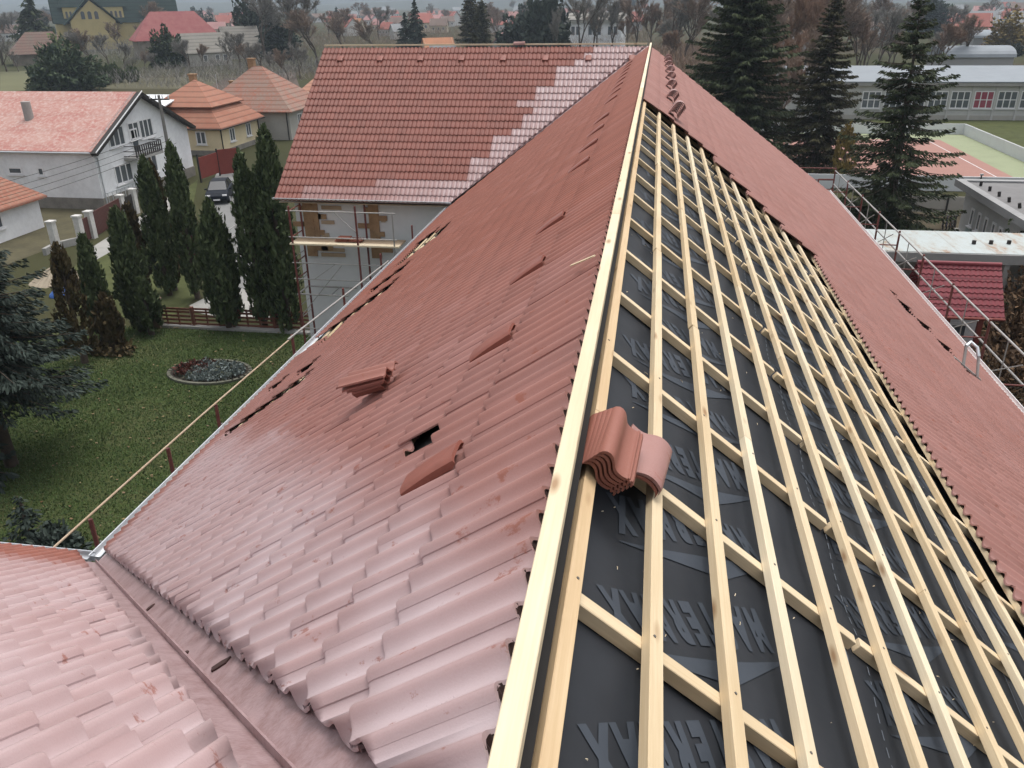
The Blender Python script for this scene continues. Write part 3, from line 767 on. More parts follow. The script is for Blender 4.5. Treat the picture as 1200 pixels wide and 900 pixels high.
# blades and fallen leaves on the lawn
gr2 = np.random.default_rng(21)
def scatter_tris(n, x0, x1, y0, y1, h, w_, lean):
    x, y = gr2.uniform(x0, x1, n), gr2.uniform(y0, y1, n); a = gr2.uniform(0, 6.28, n); hh = gr2.uniform(.5, 1.3, n)*h
    B = np.stack([x, y, np.full(n, G+.004)], 1); sd = np.stack([np.cos(a), np.sin(a), 0*a], 1)*w_*.5
    tp = B+np.stack([gr2.normal(0, lean, n), gr2.normal(0, lean, n), hh], 1)
    return np.stack([B-sd, B+sd, tp], 1).reshape(-1, 3), np.arange(n*3).reshape(n, 3)
M_BLADE = nt('grass blade'); _m, _t, _b = M_BLADE; _a = attr(_t, 'gco'); _s = N(_t, 'ShaderNodeSeparateXYZ'); _t.links.new(_a.outputs['Vector'], _s.inputs[0]); _t.links.new(mixc(_t, _s.outputs[0], (.042, .078, .021), (.102, .152, .050)), _b.inputs['Base Color']); _b.inputs['Roughness'].default_value = .9
def raw(name, P, F, tone, mat):
    me = bpy.data.meshes.new(name); me.from_pydata(P.tolist(), [], F.tolist()); g = np.zeros((len(P), 3), np.float32); g[:, 0] = tone
    a = me.attributes.new('gco', 'FLOAT_VECTOR', 'POINT'); a.data.foreach_set('vector', g.ravel()); me.materials.append(mat); return link(bpy.data.objects.new(name, me))
P_, F_ = scatter_tris(110000, -25.5, -7, 15, 34, .07, .04, .03)
tn = np.repeat(np.clip(.5+.22*np.sin(P_[::3, 0]*1.7+np.sin(P_[::3, 1]*1.1)*2)*np.cos(P_[::3, 1]*1.3)+gr2.normal(0, .16, 110000), 0, 1), 3)
tag(raw('grass', P_, F_, tn, _m), 'short damp winter grass blades of the lawn', 'grass', kind='stuff')
nL = 320; x, y = gr2.uniform(-25, -9, nL), np.clip(gr2.normal(25, 6, nL), 15, 34); a = gr2.uniform(0, 6.28, nL); r_ = gr2.uniform(.03, .07, nL)
P_ = np.stack([np.stack([x+r_*np.cos(a+k*1.57), y+r_*np.sin(a+k*1.57)*.7, np.full(nL, G+.05)+gr2.uniform(0, .03, nL)], 1) for k in range(4)], 1).reshape(-1, 3)
tag(raw('fallen_leaves', P_, np.arange(nL*4).reshape(nL, 4), np.repeat(gr2.uniform(0, 1, nL), 4), None), 'brown and yellow leaves fallen on the lawn', 'leaves', kind='stuff')
_m2, _t2, _b2 = nt('dead leaf'); _a2 = attr(_t2, 'gco'); _s2 = N(_t2, 'ShaderNodeSeparateXYZ'); _t2.links.new(_a2.outputs['Vector'], _s2.inputs[0]); _t2.links.new(mixc(_t2, _s2.outputs[0], (.13, .07, .03), (.24, .18, .08)), _b2.inputs['Base Color'])
bpy.data.objects['fallen_leaves'].data.materials.clear(); bpy.data.objects['fallen_leaves'].data.materials.append(_m2)
M_GRASS2 = plain('rough verge grass', (.075, .085, .035), 1., .35, .8, spec=.1)
M_ASPH = plain('worn grey asphalt', (.175, .175, .17), .9, .18, .5)
M_PAVE = plain('pale concrete paving', (.30, .295, .275), .9, .2, .6)
def sheet(name, pix, z, mat): return struct(MB().poly([at(*p, G+z) if len(p) == 2 else (p[0], p[1], G+z) for p in pix]).build(name, mat))
sheet('verge', [(100, 300), (180, 252), (232, 210), (215, 300), (235, 345), (200, 372), (110, 372), (60, 340)], .006, M_GRASS2)
sheet('road', [(262, 302), (236, 255), (248, 215), (262, 186), (285, 186), (290, 215), (292, 250), (300, 300), (312, 362), (268, 362)], .010, M_ASPH)
sheet('path', [(228, 366), (222, 358), (262, 338), (312, 338), (316, 372), (262, 372)], .014, M_PAVE)
sheet('pavement', [(110, 306), (98, 296), (148, 264), (205, 226), (222, 222), (216, 236), (160, 278)], .010, M_PAVE)
sheet('yard', [(-60, 42, 0), (-38, 42, 0), (-37, 57, 0), (-60, 57, 0)], .004, plain('bare garden soil and weeds', (.085, .075, .04), 1, .4, .7))
struct(MB().poly([(8.8, -10, G+.004), (40, -10, G+.004), (40, 66, G+.004), (8.8, 66, G+.004)]).build('yard', plain('trodden brown earth', (.075, .062, .042), 1., .4, .4, spec=.1)))

# ------------------------------------------------------------------ houses
def window(root, face, c, w, h, mull=2, hor=0, frame=None, pane=None, sill=True, nm='window'):
    """face: outward normal axis '+x','-x','-y'; c: centre of the opening on the wall face"""
    ax = {'+x': (V3((0, 1, 0)), V3((1, 0, 0))), '-x': (V3((0, -1, 0)), V3((-1, 0, 0))), '-y': (V3((1, 0, 0)), V3((0, -1, 0)))}[face]
    U, Nv = ax; Z = V3((0, 0, 1)); c = V3(c); M = Matrix((U, Nv, Z)).transposed()
    m = MB(); t = .115
    for s in (-1, 1):
        m.box(c+U*(s*(w/2-t/2))+Nv*.02, (t, .06, h), M=M); m.box(c+Z*(s*(h/2-t/2))+Nv*.02, (w-2*t, .06, t), M=M)
    for i in range(1, mull): m.box(c+U*(-w/2+w*i/mull)+Nv*.018, (t, .05, h-2*t), M=M)
    for i in range(1, hor+1): m.box(c+Z*(-h/2+h*i/(hor+1))+Nv*.016, (w-2*t, .045, t*.8), M=M)
    fr = m.build(nm, frame or M_FRAME, root)
    MB().box(c+Nv*.008, (w-.1, .02, h-.1), M=M).build('pane', pane or M_GLASS, fr)
    if sill: MB().box(c-Z*(h/2+.06)+Nv*.06, (w+.2, .2, .06), M=M).build('sill', M_FRAME, fr)
    return fr
def roof_mat(name, c, c2, rows=2.6, rough=.75, patch=.5, moss=(.30, .25, .19), line=.9):
    m, t, b = nt(name); p = objc(t)
    sx = N(t, 'ShaderNodeSeparateXYZ'); t.links.new(p, sx.inputs[0])
    wv = math_(t, 'FRACT', math_(t, 'MULTIPLY', sx.outputs[2], rows))
    n1 = noise(t, p, .6, 5., .65); n2 = noise(t, p, 4., 4., .6)
    col = mixc(t, ramp(t, n1, [(.35, (0, 0, 0)), (.65, (1, 1, 1))]), c, c2)
    col = mixc(t, math_(t, 'MULTIPLY', ramp(t, n2, [(.45, (0, 0, 0)), (.7, (1, 1, 1))]), patch), col, moss)
    col = mixc(t, ramp(t, wv, [(.0, (line, line, line)), (.30, (0, 0, 0))]), col, tuple(x*.42 for x in c))
    t.links.new(col, b.inputs['Base Color']); b.inputs['Roughness'].default_value = rough; b.inputs['Specular IOR Level'].default_value = .3
    bump(t, b, wv, .5, .03)
    return m
def gable_roof(root, lx, ly, z0, rise, over, ridge='x', mat=None, th=.16, name='roof', gover=None):
    """ridge along x or y, centred on the house, eaves at z0"""
    gover = over if gover is None else gover
    a = (lx/2+gover) if ridge == 'x' else (ly/2+gover); b = (ly/2 if ridge == 'x' else lx/2); k = rise/b
    be = b+over; m = MB()
    f = (lambda u, v, z: (u, v, z)) if ridge == 'x' else (lambda u, v, z: (v, u, z))
    for s in (-1, 1):
        m.poly([f(-a, s*be, z0-over*k), f(a, s*be, z0-over*k), f(a, 0, z0+rise), f(-a, 0, z0+rise)], th, V3(f(0, s*k, 1)))
    return m.build(name, mat, root, off=(0, 0, 0))
def hip_roof(root, lx, ly, z0, rise, over, mat, th=.12, name='roof', top=0.):
    a, b = lx/2+over, ly/2+over; k = rise/min(lx, ly)*2; z = z0-over*k*.6
    r = max(abs(a-b), .05); rx, ry = (r, .0) if a >= b else (0., r)
    A = [(-a, -b, z), (a, -b, z), (a, b, z), (-a, b, z)]; B = [(-rx, -ry, z0+rise), (rx, -ry, z0+rise), (rx, ry, z0+rise), (-rx, ry, z0+rise)]
    m = MB(); m.add(A+B+[(p[0], p[1], p[2]-th) for p in A], [(0, 1, 5, 4), (1, 2, 6, 5), (2, 3, 7, 6), (3, 0, 4, 7), (0, 8, 9, 1), (1, 9, 10, 2), (2, 10, 11, 3), (3, 11, 8, 0), (8, 11, 10, 9), (4, 5, 6, 7)])
    return m.build(name, mat, root)
def walls(root, lx, ly, h, mat, gable=None, rise=0, name='wall'):
    m = MB(); m.b2((-lx/2, -ly/2, 0), (lx/2, ly/2, h))
    if gable == 'x':
        for x in (-lx/2, lx/2-.2): m.poly([(x+.2, -ly/2, h), (x+.2, ly/2, h), (x+.2, 0, h+rise)], .2, (1, 0, 0))
    if gable == 'y':
        for y in (-ly/2, ly/2-.2): m.poly([(-lx/2, y+.2, h), (lx/2, y+.2, h), (0, y+.2, h+rise)], .2, (0, 1, 0))
    return m.build(name, mat, root)
def plinth(root, lx, ly, h, mat=None): return MB().b2((-lx/2-.06, -ly/2-.06, 0), (lx/2+.06, ly/2+.06, h)).build('plinth', mat or M_PLINTH, root)
def chimney(roof, p, w=.6, h=1.4, mat=None):
    m = MB(); m.b2((p[0]-w/2, p[1]-w/2, p[2]-.8), (p[0]+w/2, p[1]+w/2, p[2]+h)); m.b2((p[0]-w/2-.08, p[1]-w/2-.08, p[2]+h), (p[0]+w/2+.08, p[1]+w/2+.08, p[2]+h+.12))
    return m.build('chimney', mat or M_BRICK, roof)
def pipe(root, pts, mat=None, r=.06): return MB().tube(pts, r, 6).build('downpipe', mat or M_GALV, root)

# white house with the balcony
hx0, hx1, hy0, hy1 = -53.2, -40.8, 57.0, 70.6
hl, hd = hx1-hx0, hy1-hy0; hz = 4.55; hr = 3.35
wh = thing('white_house', 'white two storey house with faded pink roof and a balcony in its dark framed gable', 'house', ((hx0+hx1)/2, (hy0+hy1)/2, G))
walls(wh, hl, hd, hz, M_WHITEW, 'x', hr); plinth(wh, hl, hd, .85)
rw = gable_roof(wh, hl, hd, hz, hr, .35, 'x', roof_mat('faded pink metal roof', (.37, .155, .13), (.42, .25, .215), 1.1, .7, .8, (.50, .40, .36), .12), .12, gover=.1)
m = MB()
for s in (-1, 1):
    k = hr/(hd/2)
    m.poly([(hl/2+.11, s*(hd/2+.5), hz-.5*k-.03), (hl/2+.11, 0, hz+hr-.03), (hl/2+.62, 0, hz+hr-.03), (hl/2+.62, s*(hd/2+.5), hz-.5*k-.03)], .24, (0, s*k, 1))
m.build('gable_overhang', M_BLACKW, wh)
m = MB(); k = hr/(hd/2)
m.poly([(hl/2+.64, -hd/2-.52, hz-.52*k), (hl/2+.64, 0, hz+hr+.02), (hl/2+.64, 0, hz+hr+.10), (hl/2+.64, -hd/2-.52, hz-.52*k+.08)], .05, (1, 0, 0))
m.build('verge_trim', M_FRAME, wh)
MB().tube([(-hl/2, -hd/2-.42, hz-.28), (hl/2, -hd/2-.42, hz-.28)], .07, 6).build('gutter', M_GALV, wh)
# old chimney pipe standing on the slope
q = V3((-hl/2+5.1, -3.4, hz+hr*(1-3.4/(hd/2))))
MB().tube([q+V3((0, 0, -.2)), q+V3((.0, 0, 1.25))], .34, 10).build('chimney', M_CONC, rw)
def wp(px, py): p = atx(px, py, hx1); l = wh.location; return V3((hl/2, p.y-l.y, p.z-l.z))
for px, py, w_, h_, mu in ((145, 203, 2.3, 1.45, 3), (175, 193, 2.3, 1.45, 3), (156.5, 153, 1.5, 1.35, 2), (171, 150, 1.9, 1.5, 3), (136, 160, 2.1, 1.5, 3)):
    window(wh, '+x', wp(px, py), w_, h_, mu)
def wf(px, py): p = aty(px, py, hy0); l = wh.location; return V3((p.x-l.x, -hd/2, p.z-l.z))
window(wh, '-y', wf(18, 200), 1.2, .55, 1); window(wh, '-y', wf(48, 201), .55, .65, 1)
pb = wp(163, 181)
bal = MB().b2((hl/2+.01, pb.y-2.1, pb.z-.12), (hl/2+1.15, pb.y+1.7, pb.z+.06)).build('balcony', M_CONC, wh)
m = MB()
for z in (.95, .55, .18): m.tube([(hl/2+.02, pb.y-2.05, pb.z+z), (hl/2+1.1, pb.y-2.05, pb.z+z), (hl/2+1.1, pb.y+1.65, pb.z+z), (hl/2+.02, pb.y+1.65, pb.z+z)], .035, 5)
for i in range(13): m.box((hl/2+1.1, pb.y-2.0+.3*i, pb.z+.5), (.05, .13, .85))
m.build('railing', M_BLACKW, bal)
window(wh, '+x', (hl/2, pb.y-.2, pb.z+1.1), 1.0, 1.9, 1, sill=False, nm='balcony_door')
pipe(wh, [(hl/2+.05, -hd/2-.35, hz-.3), (hl/2+.09, -hd/2+.25, hz-.7), (hl/2+.09, -hd/2+.25, .1)])
pipe(wh, [(hl/2+1.0, pb.y-1.9, pb.z), (hl/2+1.0, pb.y-1.9, -.0)], M_GALV, .045)
m = MB()
st0 = wp(118, 232)
for i in range(9): m.tube([(hl/2+.4, -hd/2+.1+.55*i, .0), (hl/2+.4, -hd/2+.1+.55*i, 1.25)], .03, 5)
m.tube([(hl/2+.4, -hd/2-.1, 1.25), (hl/2+.4, -hd/2+4.7, 1.25)], .04, 5); m.build('stair_railing', M_GALV, wh)
# long white metal roof behind
an = thing('long_shed', 'long low shed with bright white metal roof behind the white house', 'shed', (-50, 78.5, G))
walls(an, 16, 7, 3.4, M_WHITEW); m = MB(); m.poly([(-8.3, -3.9, 3.5), (8.3, -3.9, 3.5), (8.3, 3.9, 5.0), (-8.3, 3.9, 5.0)], .1); m.build('roof', plain('bright white roof sheet', (.75, .77, .80), .5, .06, .6), an)
an.location = (-57, 80.5, G+.6)

# yellow house with the two tier roof
M_ORT = roof_mat('orange clay tile', (.31, .125, .08), (.35, .17, .115), 2.2, .8, .6, (.24, .15, .11))
yh = thing('yellow_house', 'yellow house with two tier orange tiled hip roof and a brick chimney', 'house', (-47.6, 85.4, G))
walls(yh, 8.6, 9.0, 2.9, M_CREAM); plinth(yh, 8.6, 9.0, .5)
m = MB(); lo, hi_ = 2.75, 4.55
def ring(a, b, z): return [(-a, -b, z), (a, -b, z), (a, b, z), (-a, b, z)]
vs = ring(4.85, 5.05, lo)+ring(3.0, 3.2, hi_)+ring(4.85, 5.05, lo-.14)
m.add(vs, [(i, (i+1) % 4, (i+1) % 4+4, i+4) for i in range(4)]+[(i+8, (i+1) % 4+8, (i+1) % 4, i) for i in range(4)]+[(11, 10, 9, 8)])
m.build('roof', M_ORT, yh)
m = MB(); vs = ring(3.4, 3.6, hi_+.12)+[(-.05, 0, 7.0), (.05, 0, 7.0)]+ring(3.4, 3.6, hi_)
m.add(vs, [(0, 1, 5, 4), (1, 2, 5), (2, 3, 4, 5), (3, 0, 4), (0, 6, 7, 1), (1, 7, 8, 2), (2, 8, 9, 3), (3, 9, 6, 0), (9, 8, 7, 6)])
ru = m.build('upper_roof', M_ORT, yh); chimney(ru, (-.6, .8, 6.5), .6, .9)
for y in (-1.9, 1.9): window(yh, '+x', (4.3, y, 1.75), 1.15, 1.35, 2)
window(yh, '-y', (2.2, -4.5, 1.75), 1.1, 1.3, 2)
pipe(yh, [(4.36, -4.3, 2.7), (4.36, -4.3, 0)], M_BLACKW); pipe(yh, [(4.36, 4.3, 2.7), (4.36, 4.3, 0)], M_BLACKW)
MB().tube([(1.6, 1.6, 5.5), (1.6, 1.6, 7.4)], .04, 5).build('aerial', M_GALV, yh)
MB().tube([(-4.85, -5.1, lo-.1), (4.9, -5.1, lo-.1), (4.9, 5.1, lo-.1)], .06, 5).build('gutter', M_BLACKW, yh)
# grey house
M_MOTT = roof_mat('mottled old tile', (.31, .125, .085), (.25, .18, .145), 2.4, .85, .75, (.24, .21, .18))
gh = thing('grey_house', 'grey rendered house with mottled lichen covered hip roof and brick chimneys', 'house', (-45.6, 96.4, G))
walls(gh, 10.6, 9.6, 3.3, M_GREYW); rg = hip_roof(gh, 10.6, 9.6, 3.4, 4.2, .5, M_MOTT); chimney(rg, (-.8, .3, 7.2), .7, 1.1); chimney(rg, (-5.0, 3.0, 4.6), .5, 1.0)
pipe(gh, [(5.0, -4.86, 3.2), (5.0, -4.86, 0)], M_BLACKW)
window(gh, '+x', (5.3, -2, 1.9), 1.2, 1.4, 2)
# orange roof behind it
oh = thing('orange_roof_house', 'house with pale orange tile roof half hidden by the big wing roof', 'house', (-41.5, 112, G))
walls(oh, 9, 9, 3.2, M_CREAM); hip_roof(oh, 9, 9, 3.3, 4.2, .5, roof_mat('pale orange tile', (.47, .235, .16), (.50, .28, .20), 2.4, .8, .3), name='roof')
window(oh, '+x', (4.5, 0, 1.8), 1.2, 1.3, 2)
# small house at the left edge
sh_ = thing('small_house', 'small white outhouse with brown red tiled roof at the left edge', 'house', (-44.6, 48.6, G))
walls(sh_, 5.4, 5.8, 2.35, M_WHITEW); hip_roof(sh_, 5.4, 5.8, 2.4, 2.6, .45, roof_mat('brown red tile', (.30, .12, .08), (.36, .17, .12), 2.8, .85, .5))
window(sh_, '+x', (2.7, -1.2, 1.4), .8, 1.0, 1)
# fences and gates on the street
M_BROWNG = plain('brown painted sheet gate', (.095, .035, .03), .6, .15, 2.); M_REDG = plain('red painted sheet fence', (.20, .042, .032), .6, .15, 2.)
fw_ = thing('street_fence', 'white block pillar fence with brown sheet gates before the white house', 'fence', (-37, 52, G)); OFF[fw_.name] = tuple(fw_.location)
pil = [(67, 292), (97, 285), (110, 279), (146, 258), (160, 250)]
pw = [at(*p) for p in pil]
M_PIL = plain('white split block', (.55, .54, .52), .9, .25, 6., bmp=.3)
for p in pw:
    m = MB(); m.b2((p.x-.2, p.y-.2, G), (p.x+.2, p.y+.2, G+1.75)); m.b2((p.x-.25, p.y-.25, G+1.75), (p.x+.25, p.y+.25, G+1.85)); m.build('pillar', M_PIL, fw_)
def panel(p, q, z0, z1, name, mat, root, th=.05, gap=.25):
    d = (q-p); d.z = 0; L = d.length; d.normalize(); a = p+d*gap; b = q-d*gap; c = (a+b)/2
    m = MB(); m.box((c.x, c.y, G+(z0+z1)/2), ((b-a).length, th, z1-z0), math.atan2(d.y, d.x)); n = int((b-a).length/.18)
    for i in range(n): 
        e = a+d*((i+.5)*(b-a).length/n); m.box((e.x, e.y, G+(z0+z1)/2), (.10, th+.03, z1-z0-.04), math.atan2(d.y, d.x))
    return m.build(name, mat, root)
panel(pw[1], pw[2], .05, 1.5, 'wicket_gate', M_BROWNG, fw_); panel(pw[2], pw[3], .05, 1.65, 'gate', M_BROWNG, fw_); panel(pw[3], pw[4], .2, 1.5, 'iron_gate', M_BLACKW, fw_, .02)
panel(pw[0], pw[1], 0, .45, 'low_wall', M_CONC, fw_, .22, .2)
m = MB(); e0 = at(52, 300); panel(e0, pw[0], 0, .45, 'low_wall', M_CONC, fw_, .22, .1)
fr_ = thing('red_fence', 'tall red sheet metal fence in front of the yellow house', 'fence', (-38, 70, G)); OFF[fr_.name] = tuple(fr_.location)
p, q, r_ = at(236, 214), at(258, 206), at(282, 203)
panel(p, q, .3, 2.1, 'panel', M_REDG, fr_, gap=.05); panel(q, r_, .1, 2.3, 'panel', M_REDG, fr_, gap=.05)
for c in (p, q, r_): MB().box((c.x, c.y, G+1.2), (.12, .12, 2.4)).build('post', M_BLACKW, fr_)
# wooden garden fence
gf = thing('garden_fence', 'low brown wooden fence with crossed slats along the far edge of lawn', 'fence', (-19, 34.6, G)); OFF[gf.name] = tuple(gf.location)
M_BRF = plain('brown stained fence wood', (.16, .062, .04), .8, .3, 5.)
a, b = at(182, 382), at(372, 388); b.y = a.y+.3
d = b-a; L = d.length; d.normalize(); n = int(L/1.75)
for i in range(n+1):
    c = a+d*(L*i/n); MB().b2((c.x-.07, c.y-.07, G), (c.x+.07, c.y+.07, G+1.05)).build('post', M_BRF, gf)
for i in range(n):
    c0, c1 = a+d*(L*i/n+.08), a+d*(L*(i+1)/n-.08); m = MB()
    for z in (.2, .4, .6, .8, .95): m.box(((c0.x+c1.x)/2, c0.y-.02*(int(z*5) % 2), G+z), ((c1-c0).length, .03, .10))
    for x in (.33, .66): m.box((c0.x+(c1.x-c0.x)*x, c0.y+.03, G+.55), (.08, .03, .9))
    m.build('slat_panel', M_BRF, gf)
MB().b2((a.x-.2, a.y-.16, G), (b.x, b.y-.10, G+.12)).build('kerb', M_CONC, gf)
m = MB(); c = at(186, 383); m.b2((c.x-.22, c.y-.2, G), (c.x+.22, c.y+.2, G+1.35)); m.b2((c.x-.28, c.y-.26, G+1.35), (c.x+.28, c.y+.26, G+1.45)); m.build('gate_pillar', plain('brown stone pillar', (.24, .17, .13), .9, .3, 4.), gf)
# street hand rail
rl = thing('street_railing', 'thin grey tube railing beside the road between the thujas', 'railing', tuple(at(272, 300))); OFF[rl.name] = tuple(rl.location)
q0, q1, q2 = at(268, 290), at(279, 282), at(288, 274)
for p in (q0, q1, q2): MB().tube([p, p+V3((0, 0, 1.1))], .03, 6).build('post', M_STEEL, rl)
for z in (.5, 1.05): MB().tube([q0+V3((0, 0, z)), q1+V3((0, 0, z)), q2+V3((0, 0, z))], .025, 6).build('rail', M_STEEL, rl)
bo = at(283, 318); o = MB().tube([bo, bo+V3((0, 0, 1.5))], .06, 8).build('post', M_STEEL); tag(o, 'single grey metal post standing by the road edge', 'post'); o.name = 'street_post'
# power pole and wires
pp = thing('power_pole', 'leaning grey power pole with crossarm and insulators beside the white house', 'power pole', tuple(at(209, 238))); OFF[pp.name] = tuple(pp.location)
pb_ = at(209, 238); ptop = atx(183, 112, pb_.x); ptop.y = pb_.y; ptop.x = pb_.x

MB().tube([pb_, pb_+(ptop-pb_)*.5, ptop], [.17, .14, .10], 8).build('pole', plain('weathered pole', (.20, .19, .18), .9, .25, 3.), pp)
MB().bar(ptop+V3((-.75, -.1, -.25)), ptop+V3((.75, .1, -.25)), .1, .1).build('crossarm', M_BLACKW, pp)
ins = []
for x in (-.7, -.25, .25, .7):
    e = ptop+V3((x, .12*x, -.12)); MB().tube([e-V3((0, 0, .16)), e+V3((0, 0, .12))], .05, 6).build('insulator', M_FRAME, pp); ins.append(e)
for i, e in enumerate(ins):
    pts = []; far = aty(-30, 222+9*i, 46-i*.4)
    for k in range(13):
        u = k/12; pts.append((e-V3((0, 0, 2.6+.25*i)))*(1-u)+far*u-V3((0, 0, .25*4*u*(1-u))))
    o = MB().tube(pts, .014, 4).build('power_line', M_BLACKW)
    tag(o, ['topmost dark wire running left from the power pole', 'second wire running left from the power pole', 'third wire running left from the power pole', 'lowest dark wire running left from the power pole'][i], 'wire')
# car on the road
def car(P, rz, label):
    c = thing('parked_car', label, 'car', tuple(P), rz)
    body = [(-2.0, .45), (-2.05, .75), (-1.9, .95), (-1.0, 1.02), (.9, .98), (1.7, .88), (2.05, .68), (2.05, .42), (1.6, .25), (-1.7, .25)]
    m = MB(); n = len(body); vs = []
    for y, k in ((-.86, .93), (-.80, 1), (.80, 1), (.86, .93)):
        for x, z in body: vs.append((x*k, y, .6+(z-.6)*(1 if abs(y) < .85 else .82)))
    fs = [(r*n+i, r*n+(i+1) % n, (r+1)*n+(i+1) % n, (r+1)*n+i) for r in range(3) for i in range(n)]+[tuple(range(n)), tuple(range(3*n, 4*n))]
    m.add(vs, fs, smooth=False); bevel(m.build('body', M_CAR, c), .06, 3)
    m = MB(); lo = [(-1.95, -.74, .98), (1.05, -.74, .98), (1.05, .74, .98), (-1.95, .74, .98)]; hi = [(-1.45, -.58, 1.46), (.15, -.58, 1.48), (.15, .58, 1.48), (-1.45, .58, 1.46)]
    m.add(lo+hi, [(0, 1, 5, 4), (1, 2, 6, 5), (2, 3, 7, 6), (3, 0, 4, 7)]); m.build('windows', M_CARG, c)
    m = MB(); m.add([(p[0], p[1], p[2]+.012) for p in hi]+[(p[0], p[1], p[2]-.03) for p in hi], [(0, 1, 2, 3), (0, 4, 5, 1), (1, 5, 6, 2), (2, 6, 7, 3), (3, 7, 4, 0)])
    for s in (-1, 1):
        for a, b in ((lo[0], hi[0]), (lo[1], hi[1])): m.tube([(a[0], s*.745, a[2]), (b[0], s*.585, b[2])], .035, 5)
        m.tube([(-.45, s*.745, .98), (-.5, s*.585, 1.47)], .035, 5)
    m.build('roof', M_CAR, c)
    for x in (-1.3, 1.3):
        for y in (-.80, .80):
            wl = MB().tube([(x, y-.1, .32), (x, y+.1, .32)], .32, 16).build('wheel', M_TYRE, c)
            MB().tube([(x, y-.11, .32), (x, y+.11, .32)], .19, 10).build('rim', M_GALV, wl)
    for y in (-.62, .62):
        MB().box((1.98, y, .70), (.12, .34, .14)).build('headlight', M_FRAME, c); MB().box((-1.98, y, .82), (.1, .3, .18)).build('tail_light', M_REDG, c)
    MB().box((2.04, 0, .40), (.04, .5, .11)).build('number_plate', M_FRAME, c)
    for s in (-1, 1): MB().box((.75, s*.92, 1.0), (.12, .16, .12)).build('mirror', M_CAR, c)
    return c
M_CAR = plain('dark blue car paint', (.010, .013, .020), .55, .05, 1., spec=.12); M_CARG = plain('car glass', (.02, .022, .025), .25, .1, 1., spec=.8); M_TYRE = plain('tyre rubber', (.015, .015, .015), .9, .1, 4.)
ca_, cb_ = at(251, 247), at(266, 222)
car((ca_+cb_)/2, math.atan2(cb_.y-ca_.y, cb_.x-ca_.x)+math.pi, 'dark blue hatchback parked on the road between thujas')
# blue bag and heap of sand by the hedge
bm = bmesh.new(); bmesh.ops.create_icosphere(bm, subdivisions=3, radius=.55)
for v in bm.verts: v.co *= 1+.25*math.sin(5*v.co.x+3*v.co.z)*math.cos(4*v.co.y); v.co.z = max(v.co.z*.6, -.05)
me = bpy.data.meshes.new('blue_sack'); bm.to_mesh(me); bm.free(); me.materials.append(plain('blue plastic', (.03, .10, .33), .4, .3, 3.)); o = link(bpy.data.objects.new('blue_sack', me)); o.location = at(71, 346)+V3((0, 0, .05)); tag(o, 'crumpled blue and white plastic sack lying by the hedge', 'sack')
bm = bmesh.new(); bmesh.ops.create_cone(bm, segments=24, radius1=1.5, radius2=.2, depth=.8, cap_ends=True); bmesh.ops.subdivide_edges(bm, edges=bm.edges[:], cuts=3)
for v in bm.verts: v.co += V3((random.uniform(-.06, .06), random.uniform(-.06, .06), random.uniform(-.05, .05)))
me = bpy.data.meshes.new('sand_heap'); bm.to_mesh(me); bm.free(); me.materials.append(plain('pale sand', (.33, .28, .21), 1., .2, 3.)); o = link(bpy.data.objects.new('sand_heap', me)); o.location = at(68, 328)+V3((0, 0, .38)); tag(o, 'low heap of pale sand behind the blue spruce', 'sand heap')
# ------------------------------------------------------------------ trees
def mesh_quads(name, P, Fq, tone, mat, parent):
    me = bpy.data.meshes.new(name); me.from_pydata(np.asarray(P).tolist(), [], np.asarray(Fq).tolist())
    g = np.zeros((len(P), 3), np.float32); g[:, 0] = tone
    a = me.attributes.new('gco', 'FLOAT_VECTOR', 'POINT'); a.data.foreach_set('vector', g.ravel()); me.materials.append(mat); me.update()
    o = link(bpy.data.objects.new(name, me)); o.parent = parent; return o
def sprays(C, D, L, Wd, Nn):
    """quads: centre C, direction D, length L, width Wd, facing Nn (all arrays)"""
    D = D/np.linalg.norm(D, axis=1, keepdims=True); Sd = np.cross(D, Nn); Sd /= np.linalg.norm(Sd, axis=1, keepdims=True)+1e-9
    L, Wd = L[:, None], Wd[:, None]
    P = np.stack([C-D*L*.5-Sd*Wd*.3, C-D*L*.05-Sd*Wd*.5, C+D*L*.5, C-D*L*.05+Sd*Wd*.5, C-D*L*.5+Sd*Wd*.3], 1)
    n = len(C); F = np.arange(n*5).reshape(n, 5)
    return P.reshape(-1, 3), F
